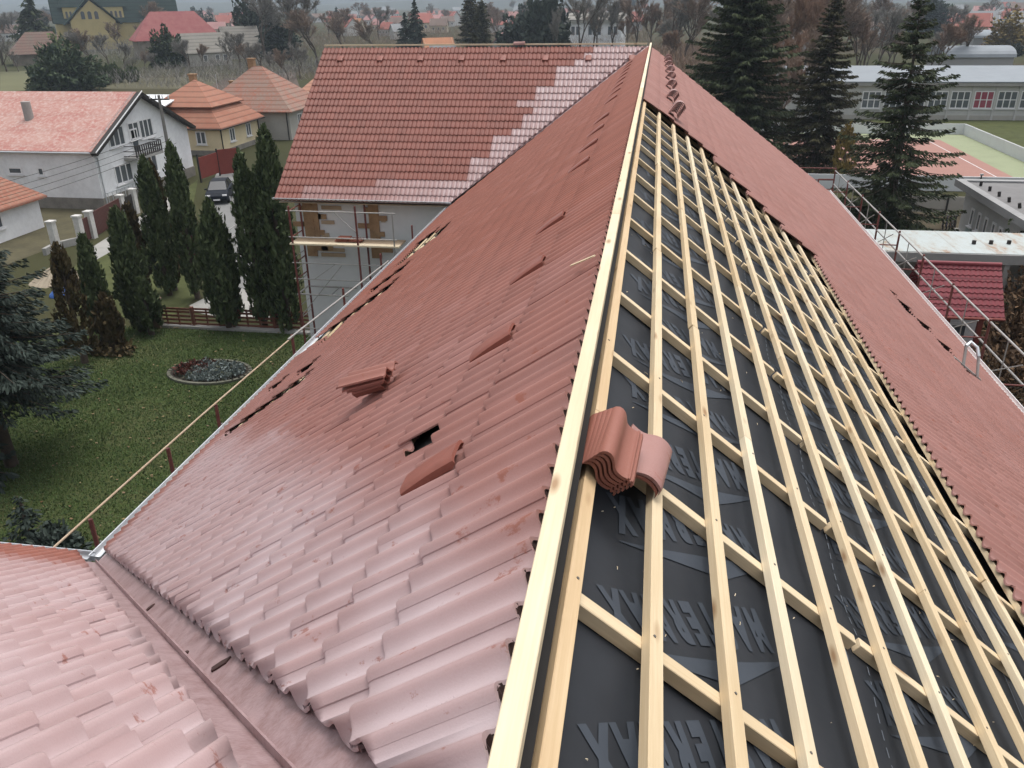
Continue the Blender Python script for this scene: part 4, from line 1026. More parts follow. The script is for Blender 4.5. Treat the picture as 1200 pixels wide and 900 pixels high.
def spruce(root, H, Rb, seed, mat, whorl=.45, droop=.35, den=1., gap=0., z0=.8, lowcut=0., spray=.34, bark=None, top=.06, shape=.85, nbr=5):
    r = np.random.default_rng(seed)
    C, D, L, Wd, Nn, tone = [], [], [], [], [], []
    tk = MB(); tk.tube([(0, 0, 0), (0, 0, H*.4), (.05, .0, H*.8), (0, 0, H)], [H*.018+.05, H*.013+.03, .05, .015], 7); br = MB()
    z = z0
    while z < H-.1:
        f = (H-z)/(H-z0); rad = Rb*(f**shape)*(1+r.uniform(-.18, .12))+top
        nb = int(nbr+3*f+r.integers(0, 2)); a0 = r.uniform(0, 6.28)
        for b in range(nb):
            if r.random() < gap: continue
            a = a0+2*math.pi*b/nb+r.uniform(-.25, .25); ln_ = rad*r.uniform(.65, 1.12); zz = z+r.uniform(-.5, .5)*whorl
            dr = droop*(.5+f*.8)*r.uniform(.6, 1.3)
            n = max(3, int(ln_*11*den)); u = (np.arange(n)+r.uniform(.2, .8, n))/n; u = .12+.88*u
            up = .30*(1-f)*ln_
            bx = ln_*u; bz = up*u-dr*ln_*(u**1.0)*.6+.28*dr*ln_*u**3
            ca, sa = math.cos(a), math.sin(a); w_ = (1-u*.75)*ln_*.26
            lat = r.uniform(-1, 1, n)*w_
            c = np.stack([bx*ca-lat*sa, bx*sa+lat*ca, zz+bz-np.abs(lat)*.25-r.uniform(0, .16, n)], 1)
            d = np.stack([ca-np.sign(lat)*sa*.9*r.uniform(.2, 1, n), sa+np.sign(lat)*ca*.9*r.uniform(.2, 1, n), -r.uniform(.15, 1.0, n)], 1)
            C.append(c); D.append(d); L.append(r.uniform(.75, 1.35, n)*spray*(.6+.5*min(1, ln_/2))); Wd.append(r.uniform(.6, 1.1, n)*spray*.42)
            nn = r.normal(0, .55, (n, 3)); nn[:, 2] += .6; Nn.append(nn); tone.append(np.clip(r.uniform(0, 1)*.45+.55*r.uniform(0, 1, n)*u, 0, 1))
            if ln_ > .8: br.tube([(0, 0, zz), (ca*ln_*.5, sa*ln_*.5, zz+up*.5-dr*ln_*.27), (ca*ln_*.9, sa*ln_*.9, zz+up*.9-dr*ln_*.36)], [.035, .022, .008], 4, cap=False)
        z += whorl*r.uniform(.75, 1.25)*(.55+.45*f)
    P, F = sprays(*[np.concatenate(q) for q in (C, D, L, Wd, Nn)])
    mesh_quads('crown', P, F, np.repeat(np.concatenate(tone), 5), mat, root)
    tk.v += []; b0 = len(tk.v); tk.add(br.v, br.f, smooth=True); tk.build('trunk', bark or M_BARK, root)
def column(root, H, Rb, seed, mat, n=5200, z0=.5, leaf=.17, lump=.30, taper=.55):
    """columnar conifer: many upright flame shaped tufts set round the stem, each of small scales"""
    r = np.random.default_rng(seed); k = 24; q = max(40, n//k)
    t = r.uniform(0, 1, q)**.85; a = r.uniform(0, 2*math.pi, q)
    pr_ = np.interp(t, [0, .08, .3, taper, .85, .95, 1.], [.50, .82, 1., .92, .55, .30, .05])
    lm = 1+.14*np.sin(a*3+7*t*3.1+seed)+.10*np.sin(17*t+5*a+seed)+r.normal(0, .13, q)
    rad = Rb*pr_*lm*(1-.25*r.uniform(0, 1, q)**2); ton = r.uniform(0, .75, q)
    rep = lambda x: np.repeat(x, k)
    n = q*k; sz = rep(Rb*r.uniform(.12, .26, q)); up = r.uniform(-1, 1.3, n)
    wid = sz*(1-.55*np.abs(up))
    C = np.stack([rep(rad*np.cos(a))+r.normal(0, .6, n)*wid, rep(rad*np.sin(a))+r.normal(0, .6, n)*wid, z0+(H-z0)*rep(t)*.97+up*sz*2.1], 1)
    ca, sa = rep(np.cos(a)), rep(np.sin(a))
    D = np.stack([ca*.35, sa*.35, r.uniform(.5, 1.6, n)], 1)+r.normal(0, .28, (n, 3))
    Nn = np.stack([ca, sa, np.full(n, .5)], 1)+r.normal(0, .5, (n, 3))
    tone = np.clip(rep(ton)*.6+.35*r.uniform(0, 1, n)+.18*np.clip(up, 0, 1), 0, 1)
    P, F = sprays(C, D, r.uniform(.7, 1.5, n)*leaf*1.3, r.uniform(.7, 1.3, n)*leaf*.6, Nn)
    mesh_quads('crown', P, F, np.repeat(tone, 5), mat, root)
    MB().tube([(0, 0, 0), (0, 0, H*.5), (0, 0, H*.9)], [.16, .10, .02], 7).build('trunk', M_BARK, root)
def bush(root, rx, ry, h, seed, mat, n=1500, leaf=.16, name='crown', stem=True, hollow=.5):
    r = np.random.default_rng(seed); v = r.normal(0, 1, (n, 3)); v /= np.linalg.norm(v, axis=1, keepdims=True); v[:, 2] = np.abs(v[:, 2])
    a = np.arctan2(v[:, 1], v[:, 0])
    k = (1-hollow*r.uniform(0, 1, n)**1.5)*(1+.22*np.sin(3*a+seed)+.16*np.sin(5*v[:, 2]*3+2*a))
    C = v*k[:, None]*np.array([rx, ry, h]); C[:, 2] += .05*h
    D = v+r.normal(0, .6, (n, 3)); Nn = r.normal(0, 1, (n, 3))+v
    P, F = sprays(C, D, r.uniform(.7, 1.5, n)*leaf*1.4, r.uniform(.7, 1.3, n)*leaf*.8, Nn)
    mesh_quads(name, P, F, np.repeat(r.uniform(0, 1, n), 5), mat, root)
    if stem:
        m = MB()
        for j in range(5): a = j*1.26; m.tube([(0, 0, 0), (math.cos(a)*rx*.3, math.sin(a)*ry*.3, h*.4), (math.cos(a)*rx*.6, math.sin(a)*ry*.6, h*.8)], [.05, .035, .01], 5)
        m.build('trunk', M_BARK, root)
def bare(root, H, seed, mat, spread=.42, depth=5, bark=None, twig=1.):
    """leafless broad tree: limbs as tubes, fine twigs as thin slivers"""
    r = random.Random(seed); m = MB(); tw = [[], [], [], [], []]
    def grow(p, d, l, rad, dep):
        k = 3; pts = [p]; q = p.copy(); dd = d.copy()
        for i in range(k):
            dd = (dd+V3((r.uniform(-.18, .18), r.uniform(-.18, .18), r.uniform(-.03, .14)))).normalized(); q = q+dd*(l/k); pts.append(q.copy())
        m.tube(pts, [rad, rad*.88, rad*.76, rad*.62], 6 if dep > 3 else 4, cap=False)
        if dep <= 2:
            for i in range(int(30*twig)):
                b = pts[r.randrange(1, 4)]; t = (dd+V3((r.gauss(0, .55), r.gauss(0, .55), r.gauss(.15, .4)))).normalized(); L = r.uniform(.5, 1.3)*H*.055
                tw[0].append(b+t*L*.5); tw[1].append(t); tw[2].append(L); tw[3].append(r.uniform(.03, .075)*H/12); tw[4].append((r.gauss(0, 1), r.gauss(0, 1), r.gauss(0, 1)))
        if dep == 0: return
        for j in range(3 if dep > 1 else 3):
            a = r.uniform(0, 6.28); e = r.uniform(.35, .8)*(1 if j else .35)
            o = dd.orthogonal().normalized(); o.rotate(Matrix.Rotation(a, 3, dd)); nd = (dd*math.cos(e)+o*math.sin(e)*spread*2.2).normalized()
            s = pts[-1] if j < 2 else pts[2]
            grow(s, nd, l*r.uniform(.62, .82), rad*.58, dep-1)
    grow(V3((0, 0, 0)), V3((0, 0, 1)), H*.27, H*.016, depth-1)
    zmax = max(p[2] for p in m.v); k = H/zmax
    m.v = [(p[0]*k, p[1]*k, p[2]*k) for p in m.v]
    m.build('trunk', bark or M_BARK, root)
    C, D = np.array([tuple(v) for v in tw[0]])*k, np.array([tuple(v) for v in tw[1]])
    P, F = sprays(C, D, np.array(tw[2])*k, np.array(tw[3]), np.array(tw[4]))
    mesh_quads('crown', P, F, np.repeat(np.random.default_rng(seed).uniform(0, 1, len(C)), 5), mat, root)
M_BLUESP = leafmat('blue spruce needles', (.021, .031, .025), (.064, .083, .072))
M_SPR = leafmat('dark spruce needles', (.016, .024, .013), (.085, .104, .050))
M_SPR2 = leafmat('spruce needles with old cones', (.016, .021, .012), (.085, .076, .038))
M_THU = leafmat('thuja scales', (.017, .029, .013), (.135, .172, .080))
M_THUB = leafmat('browned thuja', (.038, .036, .017), (.12, .085, .042))
M_TWIG = leafmat('bare twigs', (.17, .125, .095), (.30, .225, .175))
M_TWIGG = leafmat('grey bare twigs', (.17, .16, .145), (.30, .285, .26))
M_TWIGR = leafmat('rusty leaves still on the twigs', (.18, .115, .085), (.31, .215, .155))
M_OCHRE = leafmat('ochre larch needles', (.13, .095, .03), (.26, .19, .06))
M_BSH = leafmat('russet shrub leaves', (.055, .036, .022), (.145, .088, .048))
M_GBSH = leafmat('dark green shrub leaves', (.016, .027, .013), (.055, .072, .030))
def topz(px, py, P):
    """height of a tree standing at P whose tip is seen on the line through px, py"""
    q = ray(px, py); t = ((P.x-CAMP.x)*q.x+(P.y-CAMP.y)*q.y)/(q.x*q.x+q.y*q.y); return CAMP.z+t*q.z-P.z
def tree(nm, lab, P, fn, *a, group=None, cat='tree', **k):
    t = thing(nm, lab, cat, tuple(P), random.uniform(0, 6.28), group); fn(t, *a, **k); return t
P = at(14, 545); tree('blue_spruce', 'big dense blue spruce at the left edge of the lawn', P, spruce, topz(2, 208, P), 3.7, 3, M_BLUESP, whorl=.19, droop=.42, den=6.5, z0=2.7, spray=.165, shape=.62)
P = at(-12, 560); tree('young_blue_spruce', 'pale little spruce tip at the left frame edge under the big blue spruce', P, spruce, 2.6, 1.2, 13, M_BLUESP, den=2., z0=.2)
P = at(38, 640); tree('young_blue_spruce', 'small dark bluish spruce just beyond the near wing gutter', P, spruce, 1.7, .95, 14, M_BLUESP, den=2.4, z0=.1, whorl=.25, spray=.22)
P = at(62, 644); tree('low_juniper', 'low spreading dark juniper beside the small spruce', P, bush, .9, .8, .55, 15, M_BLUESP, cat='shrub', n=900, leaf=.14)
th_ = [((166, 388), (163, 243), .62, 'green thuja standing at the left end of the brown garden fence'), ((199, 346), (192, 183), .62, 'tall thuja before the balcony of the white house'),
       ((269, 386), (250, 238), .74, 'bushy dark thuja beyond the flower bed at the garden fence'), ((232, 350), (209, 166), .56, 'tallest of the brownish thujas in front of the power pole'),
       ((311, 384), (297, 178), .64, 'left of the twin tall thujas beside the wing scaffold'), ((340, 388), (329, 148), .72, 'right of the twin tall thujas beside the wing scaffold'),
       ((205, 340), (228, 186), .5, 'thin thuja behind the brownish ones by the road'), ((178, 392), (180, 330), .6, 'small low thuja at the fence gate pillar'), ((325, 384), (313, 196), .5, 'thuja squeezed between the twin tall ones'),
       ((126, 402), (114, 275), .5, 'thin green thuja standing behind the browned one')]
for j, (b, tp, rr, lab) in enumerate(th_):
    P = at(*b); tree('thuja', lab, P, column, topz(*tp, P), rr, 20+j, M_THUB if j in (6,) else M_THU, group='thujas along the lawn and road', n=9000 if j != 7 else 2500)
P = at(100, 425); tree('browned_thuja', 'half dead brown thuja right of the blue spruce', P, column, topz(88, 285, P), .58, 41, M_THUB, n=3500)
P = at(135, 410); tree('browned_thuja', 'shaggy brown bush between the dead thuja and green one', P, column, topz(140, 345, P), .5, 42, M_THUB, n=3000)
P = at(170, 345); tree('browned_thuja', 'rusty conifer tip before the white pillars', P, column, topz(163, 238, P), .6, 43, M_THUB, n=2600)
P = at(228, 300); tree('red_shrub', 'dark red leaved shrub between the thujas by the road', P, bush, 1.0, 1.0, 2.2, 44, leafmat('wine red leaves', (.06, .014, .014), (.15, .04, .035)), cat='shrub')
P = at(118, 412); tree('hedge_shrub', 'dark low shrub at the foot of the browned thujas', P, bush, 1.7, .7, .5, 45, M_THUB, cat='shrub', n=1800)
P = at(58, 250); 
# flower bed
bc = at(246, 437); bd = thing('flower_bed', 'oval stone edged bed with silvery and red plants on the lawn', 'flower bed', tuple(bc))
m = MB(); n = 30
for i in range(n):
    t0_, t1_ = 2*math.pi*i/n, 2*math.pi*(i+.86)/n; t = (t0_+t1_)/2
    m.box((1.75*math.cos(t), 1.2*math.sin(t), .05), (.36, .13, .11), math.atan2(1.2*math.cos(t), -1.75*math.sin(t)))
m.build('edging', plain('mossy edging stone', (.13, .13, .10), .9, .35, 3.), bd); MB().poly([(1.7*math.cos(2*math.pi*i/24), 1.15*math.sin(2*math.pi*i/24), .06) for i in range(24)]).build('soil', plain('dark soil', (.035, .028, .022), 1, .3, 4.), bd)
def clumps(par, name, x0, x1, y0, y1, nq, mat, seed):
    r = np.random.default_rng(seed); C = np.stack([r.uniform(x0, x1, nq), r.uniform(y0, y1, nq), np.zeros(nq)], 1)
    k = (C[:, 0]/1.55)**2+(C[:, 1]/1.02)**2 < 1; C = C[k]; q = len(C); C[:, 2] = .10+r.uniform(0, .28, q)*(.6+.4*np.sin(C[:, 0]*9)*np.cos(C[:, 1]*8))
    P, F = sprays(C, r.normal(0, .7, (q, 3))+np.array([0, 0, .9]), r.uniform(.08, .2, q), r.uniform(.04, .09, q), r.normal(0, 1, (q, 3)))
    o = mesh_quads(name, P, F, np.repeat(r.uniform(0, 1, q), 5), mat, par); o['kind'] = 'stuff'; return o
clumps(bd, 'silver_plants', -.7, 1.7, -1.2, .75, 2600, leafmat('silver santolina', (.09, .115, .11), (.25, .29, .28)), 1)
clumps(bd, 'red_plants', -1.6, -.1, -.6, .9, 1100, leafmat('dark red heuchera', (.05, .022, .018), (.15, .05, .04)), 2)
clumps(bd, 'dry_plants', -1.7, 1.7, -1.2, 1.2, 900, leafmat('grey green bed plants', (.04, .045, .03), (.12, .13, .09)), 3)

# three big spruces beyond the right eave, and one more behind
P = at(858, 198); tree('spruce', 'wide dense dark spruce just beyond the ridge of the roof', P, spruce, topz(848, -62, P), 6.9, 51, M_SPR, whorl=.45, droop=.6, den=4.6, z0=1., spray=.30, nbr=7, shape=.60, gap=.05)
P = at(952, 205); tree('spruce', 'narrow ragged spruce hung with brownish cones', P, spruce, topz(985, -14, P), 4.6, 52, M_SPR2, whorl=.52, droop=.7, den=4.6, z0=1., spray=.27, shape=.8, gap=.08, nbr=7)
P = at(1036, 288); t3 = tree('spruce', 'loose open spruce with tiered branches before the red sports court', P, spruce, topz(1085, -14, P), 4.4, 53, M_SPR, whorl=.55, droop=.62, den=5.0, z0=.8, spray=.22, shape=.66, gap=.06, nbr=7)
t3.rotation_euler = (0, R(-1.6), 0)
P = at(985, 215); tree('larch', 'yellowing slim larch among the spruces', P, column, 4.6, .9, 54, M_OCHRE, n=1500, leaf=.2)
P = at(1010, 285); tree('dark_shrub', 'dark shrub mass at the foot of the open spruce', P, bush, 2.6, 2.2, 2.4, 55, M_GBSH, cat='shrub', n=3000, leaf=.22)
# russet shrubs at the right edge
for j, (b, rx, h, lab) in enumerate([((1190, 425), 1.9, 2.4, 'russet leaved shrub nearest the right eave scaffold'), ((1195, 385), 1.7, 2.3, 'russet shrub beside the little red roofed house'), ((1180, 470), 2.2, 2.2, 'russet bush low below the right gutter'), ((1225, 440), 2.0, 2.9, 'tall russet shrub cut off by the right frame edge')]):
    tree('russet_shrub', lab, at(*b), bush, rx, rx, h, 60+j, M_BSH, cat='shrub', n=2400, leaf=.15)
for j, (b, rx, h, lab) in enumerate([((1180, 385), 1.1, 1.2, 'dark green shrub by the concrete slab'), ((1168, 335), 1.0, 2.6, 'round dark evergreen behind the red roofed house')]):
    tree('evergreen_shrub', lab, at(*b), bush, rx, rx, h, 70+j, M_GBSH, cat='shrub', n=1800, leaf=.15)
# ------------------------------------------------------------------ the school yard on the right
M_SCHOOL = plain('pale school render', (.50, .50, .485), .9, .14, .5); M_ROOFB = plain('pale blue grey roofing felt', (.22, .245, .27), .7, .12, .4)
M_PINK = plain('pink curtain behind glass', (.30, .06, .09), .5, .2, 2.)
sy0 = at(1190, 141).y
sc_ = thing('school_building', 'long low pale school block with gridded windows beyond the sports court', 'school', (38, sy0+7, G))
zh = aty(1120, 100, sy0).z-G
sl_ = 42.
walls(sc_, sl_, 14, zh, M_SCHOOL)
m = MB(); m.b2((-sl_/2-.3, -7.45, zh-.05), (sl_/2+.3, 7.2, zh+.45)); m.build('cornice', M_CONC, sc_)
m = MB(); m.poly([(-sl_/2-.35, -7.5, zh+.46), (sl_/2+.35, -7.5, zh+.46), (sl_/2+.35, 7.2, zh+1.3), (-sl_/2-.35, 7.2, zh+1.3)], .12); m.build('roof', M_ROOFB, sc_)
for i, px in enumerate((1021, 1047, 1073, 1099, 1125, 1152.5, 1180, 1207, 1234)):
    a = aty(px, 117, sy0); window(sc_, '-y', (a.x-38, -7, a.z-G), 2.25, 2.05, 3, 1, pane=M_PINK if px == 1152.5 else M_GLASS)
for px in (1034, 1060, 1086, 1112, 1138.5, 1166, 1193): a = aty(px, 117, sy0); MB().b2((a.x-38-.12, -7.12, 0), (a.x-38+.12, -6.99, zh-.1)).build('pilaster', M_SCHOOL, sc_)
MB().b2((-sl_/2, -7.05, 0), (sl_/2, -6.98, .55)).build('plinth', M_GREYW, sc_)
# sports court
cx0, cx1, cy0, cy1 = 10., 34.3, 70.5, 101.5
M_CGREEN = plain('faded green court paint', (.25, .28, .17), .9, .12, .5); M_CRED = plain('faded red court paint', (.31, .165, .135), .9, .1, .4)
struct(MB().poly([(cx0, cy0, G+.010), (cx1, cy0, G+.010), (cx1, cy1, G+.010), (cx0, cy1, G+.010)]).build('court_border', M_CGREEN))
struct(MB().poly([(cx0+3, cy0+4, G+.016), (cx1-3.6, cy0+4, G+.016), (cx1-3.6, cy1-4.2, G+.016), (cx0+3, cy1-4.2, G+.016)]).build('court_surface', M_CRED))
m = MB(); z = G+.022
for x in (cx1-5.0, cx0+4.5): m.add([(x, cy0+5.2, z), (x+.08, cy0+5.2, z), (x+.08, cy1-5.4, z), (x, cy1-5.4, z)], [(0, 1, 2, 3)])
for y in (cy0+5.2, cy1-5.4): m.add([(cx0+4.6, y, z), (cx1-5.02, y, z), (cx1-5.02, y+.08, z), (cx0+4.6, y+.08, z)], [(0, 1, 2, 3)])
struct(m.build('court_lines', M_FRAME))
bo_ = thing('court_boards', 'white boards walling the green and red sports court', 'rink boards', ((cx0+cx1)/2, (cy0+cy1)/2, G)); OFF[bo_.name] = tuple(bo_.location)
M_BOARD = plain('white rink board', (.64, .66, .68), .55, .08, .8)
bh = 1.15
for nm, lo, hi in (('back_board', (cx0, cy1, G), (cx1, cy1+.12, G+bh)), ('side_board', (cx1, cy0, G), (cx1+.12, cy1, G+bh)), ('front_board', (cx0, cy0-.12, G), (cx1, cy0, G+bh)), ('side_board', (cx0-.12, cy0, G), (cx0, cy1, G+bh))):
    MB().b2(lo, hi).build(nm, M_BOARD, bo_)
for i in range(8): x = cx0+i*(cx1-cx0)/7; MB().b2((x-.05, cy1+.125, G), (x+.05, cy1+.25, G+bh+.02)).build('post', M_STEEL, bo_)
struct(MB().poly([(cx0, cy1+1, G+.006), (60, cy1+1, G+.006), (60, sy0-.2, G+.006), (cx0, sy0-.2, G+.006)]).build('verge', M_GRASS2))
struct(MB().poly([(cx1+.4, 60, G+.006), (70, 60, G+.006), (70, cy1+.9, G+.006), (cx1+.4, cy1+.9, G+.006)]).build('verge', M_GRASS2))
ft = thing('floodlight_mast', 'thin dark mast standing by the sports court just behind the flat roof', 'mast', tuple(at(1146, 225))); MB().tube([(0, 0, 0), (0, 0, 1.3)], .05, 6).build('mast', M_BLACKW, ft); MB().box((0, 0, 1.35), (.25, .12, .12)).build('lamp', M_GALV, ft)
# grey flat roofed annex
fx, fy1 = at(1121, 276).x, at(1121, 276).y
fh = aty(1131, 214, fy1).z-G
ax_ = thing('flat_roof_annex', 'grey flat roofed annex with small windows at the right edge', 'building', (fx+11, fy1-8, G))
walls(ax_, 22, 16, fh-.35, plain('grey stained plaster', (.44, .44, .43), .9, .18, .6))
M_FELT = plain('dark felt roof', (.19, .185, .185), .85, .25, .4)
m = MB(); m.b2((-11.5, -8.5, fh-.35), (11.5, 8.5, fh)); m.build('roof', M_FELT, ax_)
m = MB()
for lo, hi in (((-11.6, -8.6, fh-.3), (-11.1, 8.6, fh+.12)), ((-11.1, 8.1, fh-.3), (11.6, 8.6, fh+.12))): m.b2(lo, hi)
m.build('parapet', plain('weathered grey parapet', (.29, .29, .29), .8, .2, .7), ax_)
for i in range(9): MB().tube([(-10.6+.02*i, 7-1.5*i, fh), (-10.6, 7-1.5*i, fh+.28)], .09, 6).build('roof_vent', M_BLACKW, ax_)
for i, px in enumerate((1143, 1151, 1159, 1168, 1176, 1185)):
    a = atx(px, 238+ (px-1143)*.62, fx); window(ax_, '-x', (-11, a.y-(fy1-8), fh-1.75), .55, 1.1, 1)
    MB().box((-11.06, a.y-(fy1-8), fh-2.65), (.08, .8, .45)).build('spandrel', plain('pale green panel', (.30, .38, .37), .7, .15, 2.), ax_)
MB().b2((-11.25, -8, 0), (-11.01, 8, .5)).build('plinth', M_GREYW, ax_)
an2 = thing('flat_roof_porch', 'lower grey flat roofed porch against the annex at the right edge', 'building', (fx+4.5, 45.3, G)); walls(an2, 5, 4, 4.2, M_GREYW); MB().b2((-2.7, -2.2, 4.2), (2.7, 2.2, 4.5)).build('roof', M_FELT, an2)
# covered walkway with rusty sheet roof
def canopy_mat():
    m, t, b = nt('rusting roof sheet'); p = objc(t); n1 = noise(t, mapping(t, p, (1, .35, 1)), 1.1, 5., .7); n2 = noise(t, p, 6., 4.)
    c = ramp(t, n1, [(.46, (.40, .45, .45)), (.56, (.37, .39, .37)), (.64, (.30, .20, .13)), (.76, (.22, .11, .06))])
    sx = N(t, 'ShaderNodeSeparateXYZ'); t.links.new(p, sx.inputs[0]); f = math_(t, 'FRACT', math_(t, 'MULTIPLY', sx.outputs[0], .62))
    c = mixc(t, ramp(t, f, [(.0, (.6, .6, .6)), (.05, (0, 0, 0))]), c, (.20, .17, .14)); c = mixc(t, math_(t, 'MULTIPLY', n2, .25), c, (.3, .29, .27))
    t.links.new(c, b.inputs['Base Color']); b.inputs['Roughness'].default_value = .6; return m
zc = G+3.1; ya, yb2 = at(1100, 297, zc).y, at(1100, 272, zc).y
wk = thing('covered_walkway', 'covered walkway with a patched rusty white sheet roof', 'canopy', (18, (ya+yb2)/2, G)); OFF[wk.name] = tuple(wk.location)
x0 = 9.6; x1 = 34
MB().b2((x0, ya, zc-.02), (x1, yb2, zc+.06)).build('roof', canopy_mat(), wk)
MB().b2((x0, ya-.10, zc-.42), (x1, ya-.004, zc+.03)).build('fascia', plain('grey concrete beam', (.27, .27, .26), .9, .15, .8), wk)
for x in np.arange(x0+.6, x1, 3.4): MB().b2((x-.12, ya+.02, G), (x+.12, ya+.26, zc-.02)).build('post', M_CONC, wk)
for i, px in enumerate((1141, 1161, 1182)): a = at(px, 286, zc+.06); MB().tube([a, a+V3((0, 0, .18))], .10, 8).build('roof_vent', M_BLACKW, wk)
MB().b2((x0, yb2-.2, G), (x1, yb2-.04, zc-.02)).build('back_wall', M_GREYW, wk)
# little red roofed house
M_REDT = roof_mat('crimson metal tile', (.20, .040, .050), (.24, .056, .065), 3.2, .45, .15, (.2, .05, .06))
ze = G+2.5; e0_, e1_ = at(1085, 370, ze), at(1173, 370, ze); yr_ = at(1110, 309, ze+1.75)
rh = thing('red_roof_pavilion', 'small white pavilion with crimson metal tile roof beside the walkway', 'pavilion', ((12.4+e1_.x)/2, yr_.y, G)); OFF[rh.name] = tuple(rh.location)
hx = e1_.x; hxa = 11.2; dy = yr_.y-e0_.y
m = MB(); zr_ = ze+1.75
nrow = 9
for sgn in (-1, 1):
    for i in range(nrow):
        u0_, u1_ = i/nrow, (i+1)/nrow
        ya_, yb_ = yr_.y+sgn*dy*u0_, yr_.y+sgn*dy*u1_
        za, zb_ = zr_-(zr_-ze)*u0_, zr_-(zr_-ze)*u1_
        n = 60; vs = []
        for j in range(n+1):
            x = hxa+(hx-hxa)*j/n; w_ = .022*math.cos(j*2*math.pi/4)
            vs += [(x, ya_, za+w_), (x, yb_, zb_+.05+w_), (x, yb_, zb_+w_-.02)]
        m.add(vs, [(3*j, 3*j+1, 3*j+4, 3*j+3) for j in range(n)]+[(3*j+1, 3*j+2, 3*j+5, 3*j+4) for j in range(n)])
rr_ = m.build('roof', M_REDT, rh)
MB().tube([(hxa, yr_.y, zr_+.03), (hx, yr_.y, zr_+.03)], .09, 8).build('ridge', M_REDT, rh)
m = MB(); m.b2((hxa+.5, e0_.y+.9, G), (hx-.5, yr_.y+dy-.8, ze+.2)); m.build('wall', M_WHITEW, rh)
for i in range(4): x = hx-.7-1.25*i; MB().b2((x-.09, e0_.y+.3, G), (x+.09, e0_.y+.48, ze)).build('post', M_REDG, rh)
for i in range(3): window(rh, '-y', (hx-1.3-1.25*i, e0_.y+.9, G+1.4), .8, 1.1, 1, pane=M_GLASS)
MB().tube([(hxa, e0_.y-.06, ze-.02), (hx, e0_.y-.06, ze-.02)], .06, 6).build('gutter', M_REDG, rh)
# odds and ends at the right
sl2 = thing('concrete_cover', 'grey concrete slab with a dark hatch by the annex', 'concrete slab', tuple(at(1182, 352))); MB().b2((-1.6, -1.1, 0), (1.6, 1.1, .5)).build('slab', M_CONC, sl2); MB().b2((-.7, -.5, .504), (.5, .4, .53)).build('hatch', M_BLACKW, sl2)
pi_ = thing('ground_pipe', 'pale pipe running along the ground below the concrete slab', 'pipe', tuple(at(1185, 372))); MB().tube([(-2.2, 0, .5), (3, .2, .5)], .07, 8).build('pipe', M_STEEL, pi_); MB().box((-1.6, 0, .2), (.15, .2, .42)).build('support', M_CONC, pi_); MB().box((1.6, .15, .2), (.15, .2, .42)).build('support', M_CONC, pi_)
# bicycles in a rack beside the annex
def bike(P, rz, c, lab):
    b = thing('bicycle', lab, 'bicycle', tuple(P), rz, 'bicycles parked by the annex')
    for x in (-.52, .52):
        w_ = MB().tube([(x+.33*math.cos(t), 0, .34+.33*math.sin(t)) for t in np.linspace(0, 2*math.pi, 17)], .022, 5, cap=False).build('wheel', M_TYRE, b)
    m = MB(); 
    for p, q in (((-.52, 0, .34), (-.15, 0, .80)), ((-.15, 0, .80), (.38, 0, .85)), ((-.05, 0, .33), (.38, 0, .80)), ((-.05, 0, .33), (-.15, 0, .85)), ((.52, 0, .34), (.36, 0, .98)), ((-.52, 0, .34), (-.05, 0, .33))): m.tube([p, q], .022, 5)
    m.build('frame', c, b); MB().box((-.17, 0, .92), (.26, .13, .06)).build('saddle', M_BLACKW, b); MB().tube([(.3, -.27, 1.0), (.37, 0, 1.02), (.3, .27, 1.0)], .018, 5).build('handlebar', M_STEEL, b)
cs = [M_BLACKW, plain('violet frame paint', (.12, .10, .22), .4, .1, 2.), M_REDG, M_STEEL, M_BLACKW]
for i, (px, nm_) in enumerate(((1104, 'black bicycle, leftmost of the row by the annex'), (1108, 'violet framed bicycle in the row by the annex'), (1112, 'red framed bicycle in the row by the annex'), (1115, 'silver bicycle in the row by the annex'), (1118, 'black bicycle nearest the annex wall'))):
    bike(at(px, 268), R(75), cs[i], nm_)
fb = thing('yard_fence', 'low grey slatted fence behind the bicycles', 'fence', tuple(at(1107, 252))); MB().b2((-5, -.04, .2), (2.2, .04, 1.3)).build('panel', M_GREYW, fb)
for x in (-4.9, -2.5, 0, 2.1): MB().b2((x-.06, -.1, 0), (x+.06, .1, 1.4)).build('post', M_BLACKW, fb)

# ------------------------------------------------------------------ the middle distance on the left
def gable_house(nm, lab, cat, P, lx, ly, hz, hr, wall, roof, ridge='x', rz=0, over=.4, wins=(), ch=None, grp=None):
    t = thing(nm, lab, cat, tuple(P), rz, grp); walls(t, lx, ly, hz, wall, ridge, hr); r_ = gable_roof(t, lx, ly, hz, hr, over, ridge, roof, .14)
    for f, c, w_, h_, mu in wins: window(t, f, c, w_, h_, mu, sill=False)
    if ch: chimney(r_, ch, .7, 1.0)
    return t
M_REDS = roof_mat('faded crimson sheet', (.24, .060, .062), (.29, .10, .095), .8, .7, .2, (.28, .13, .12), .1); M_STONE = plain('old stone wall', (.27, .235, .19), .95, .35, .8)
M_BROWNT = roof_mat('weathered brown tile', (.19, .105, .085), (.15, .115, .095), 1.5, .9, .6, (.20, .18, .15)); M_SLATE = roof_mat('grey fibre slate', (.20, .19, .17), (.24, .225, .20), 1.3, .9, .5, (.27, .255, .22))
M_GREENR = roof_mat('dark green church roof', (.028, .052, .046), (.040, .065, .058), .8, .5, .2, (.05, .075, .065)); M_YEL = plain('yellow church plaster', (.50, .41, .20), .9, .15, .3)
def mid(px, py): p = at(px, py); return p
def sized(p0, p1): return (p1-p0).length
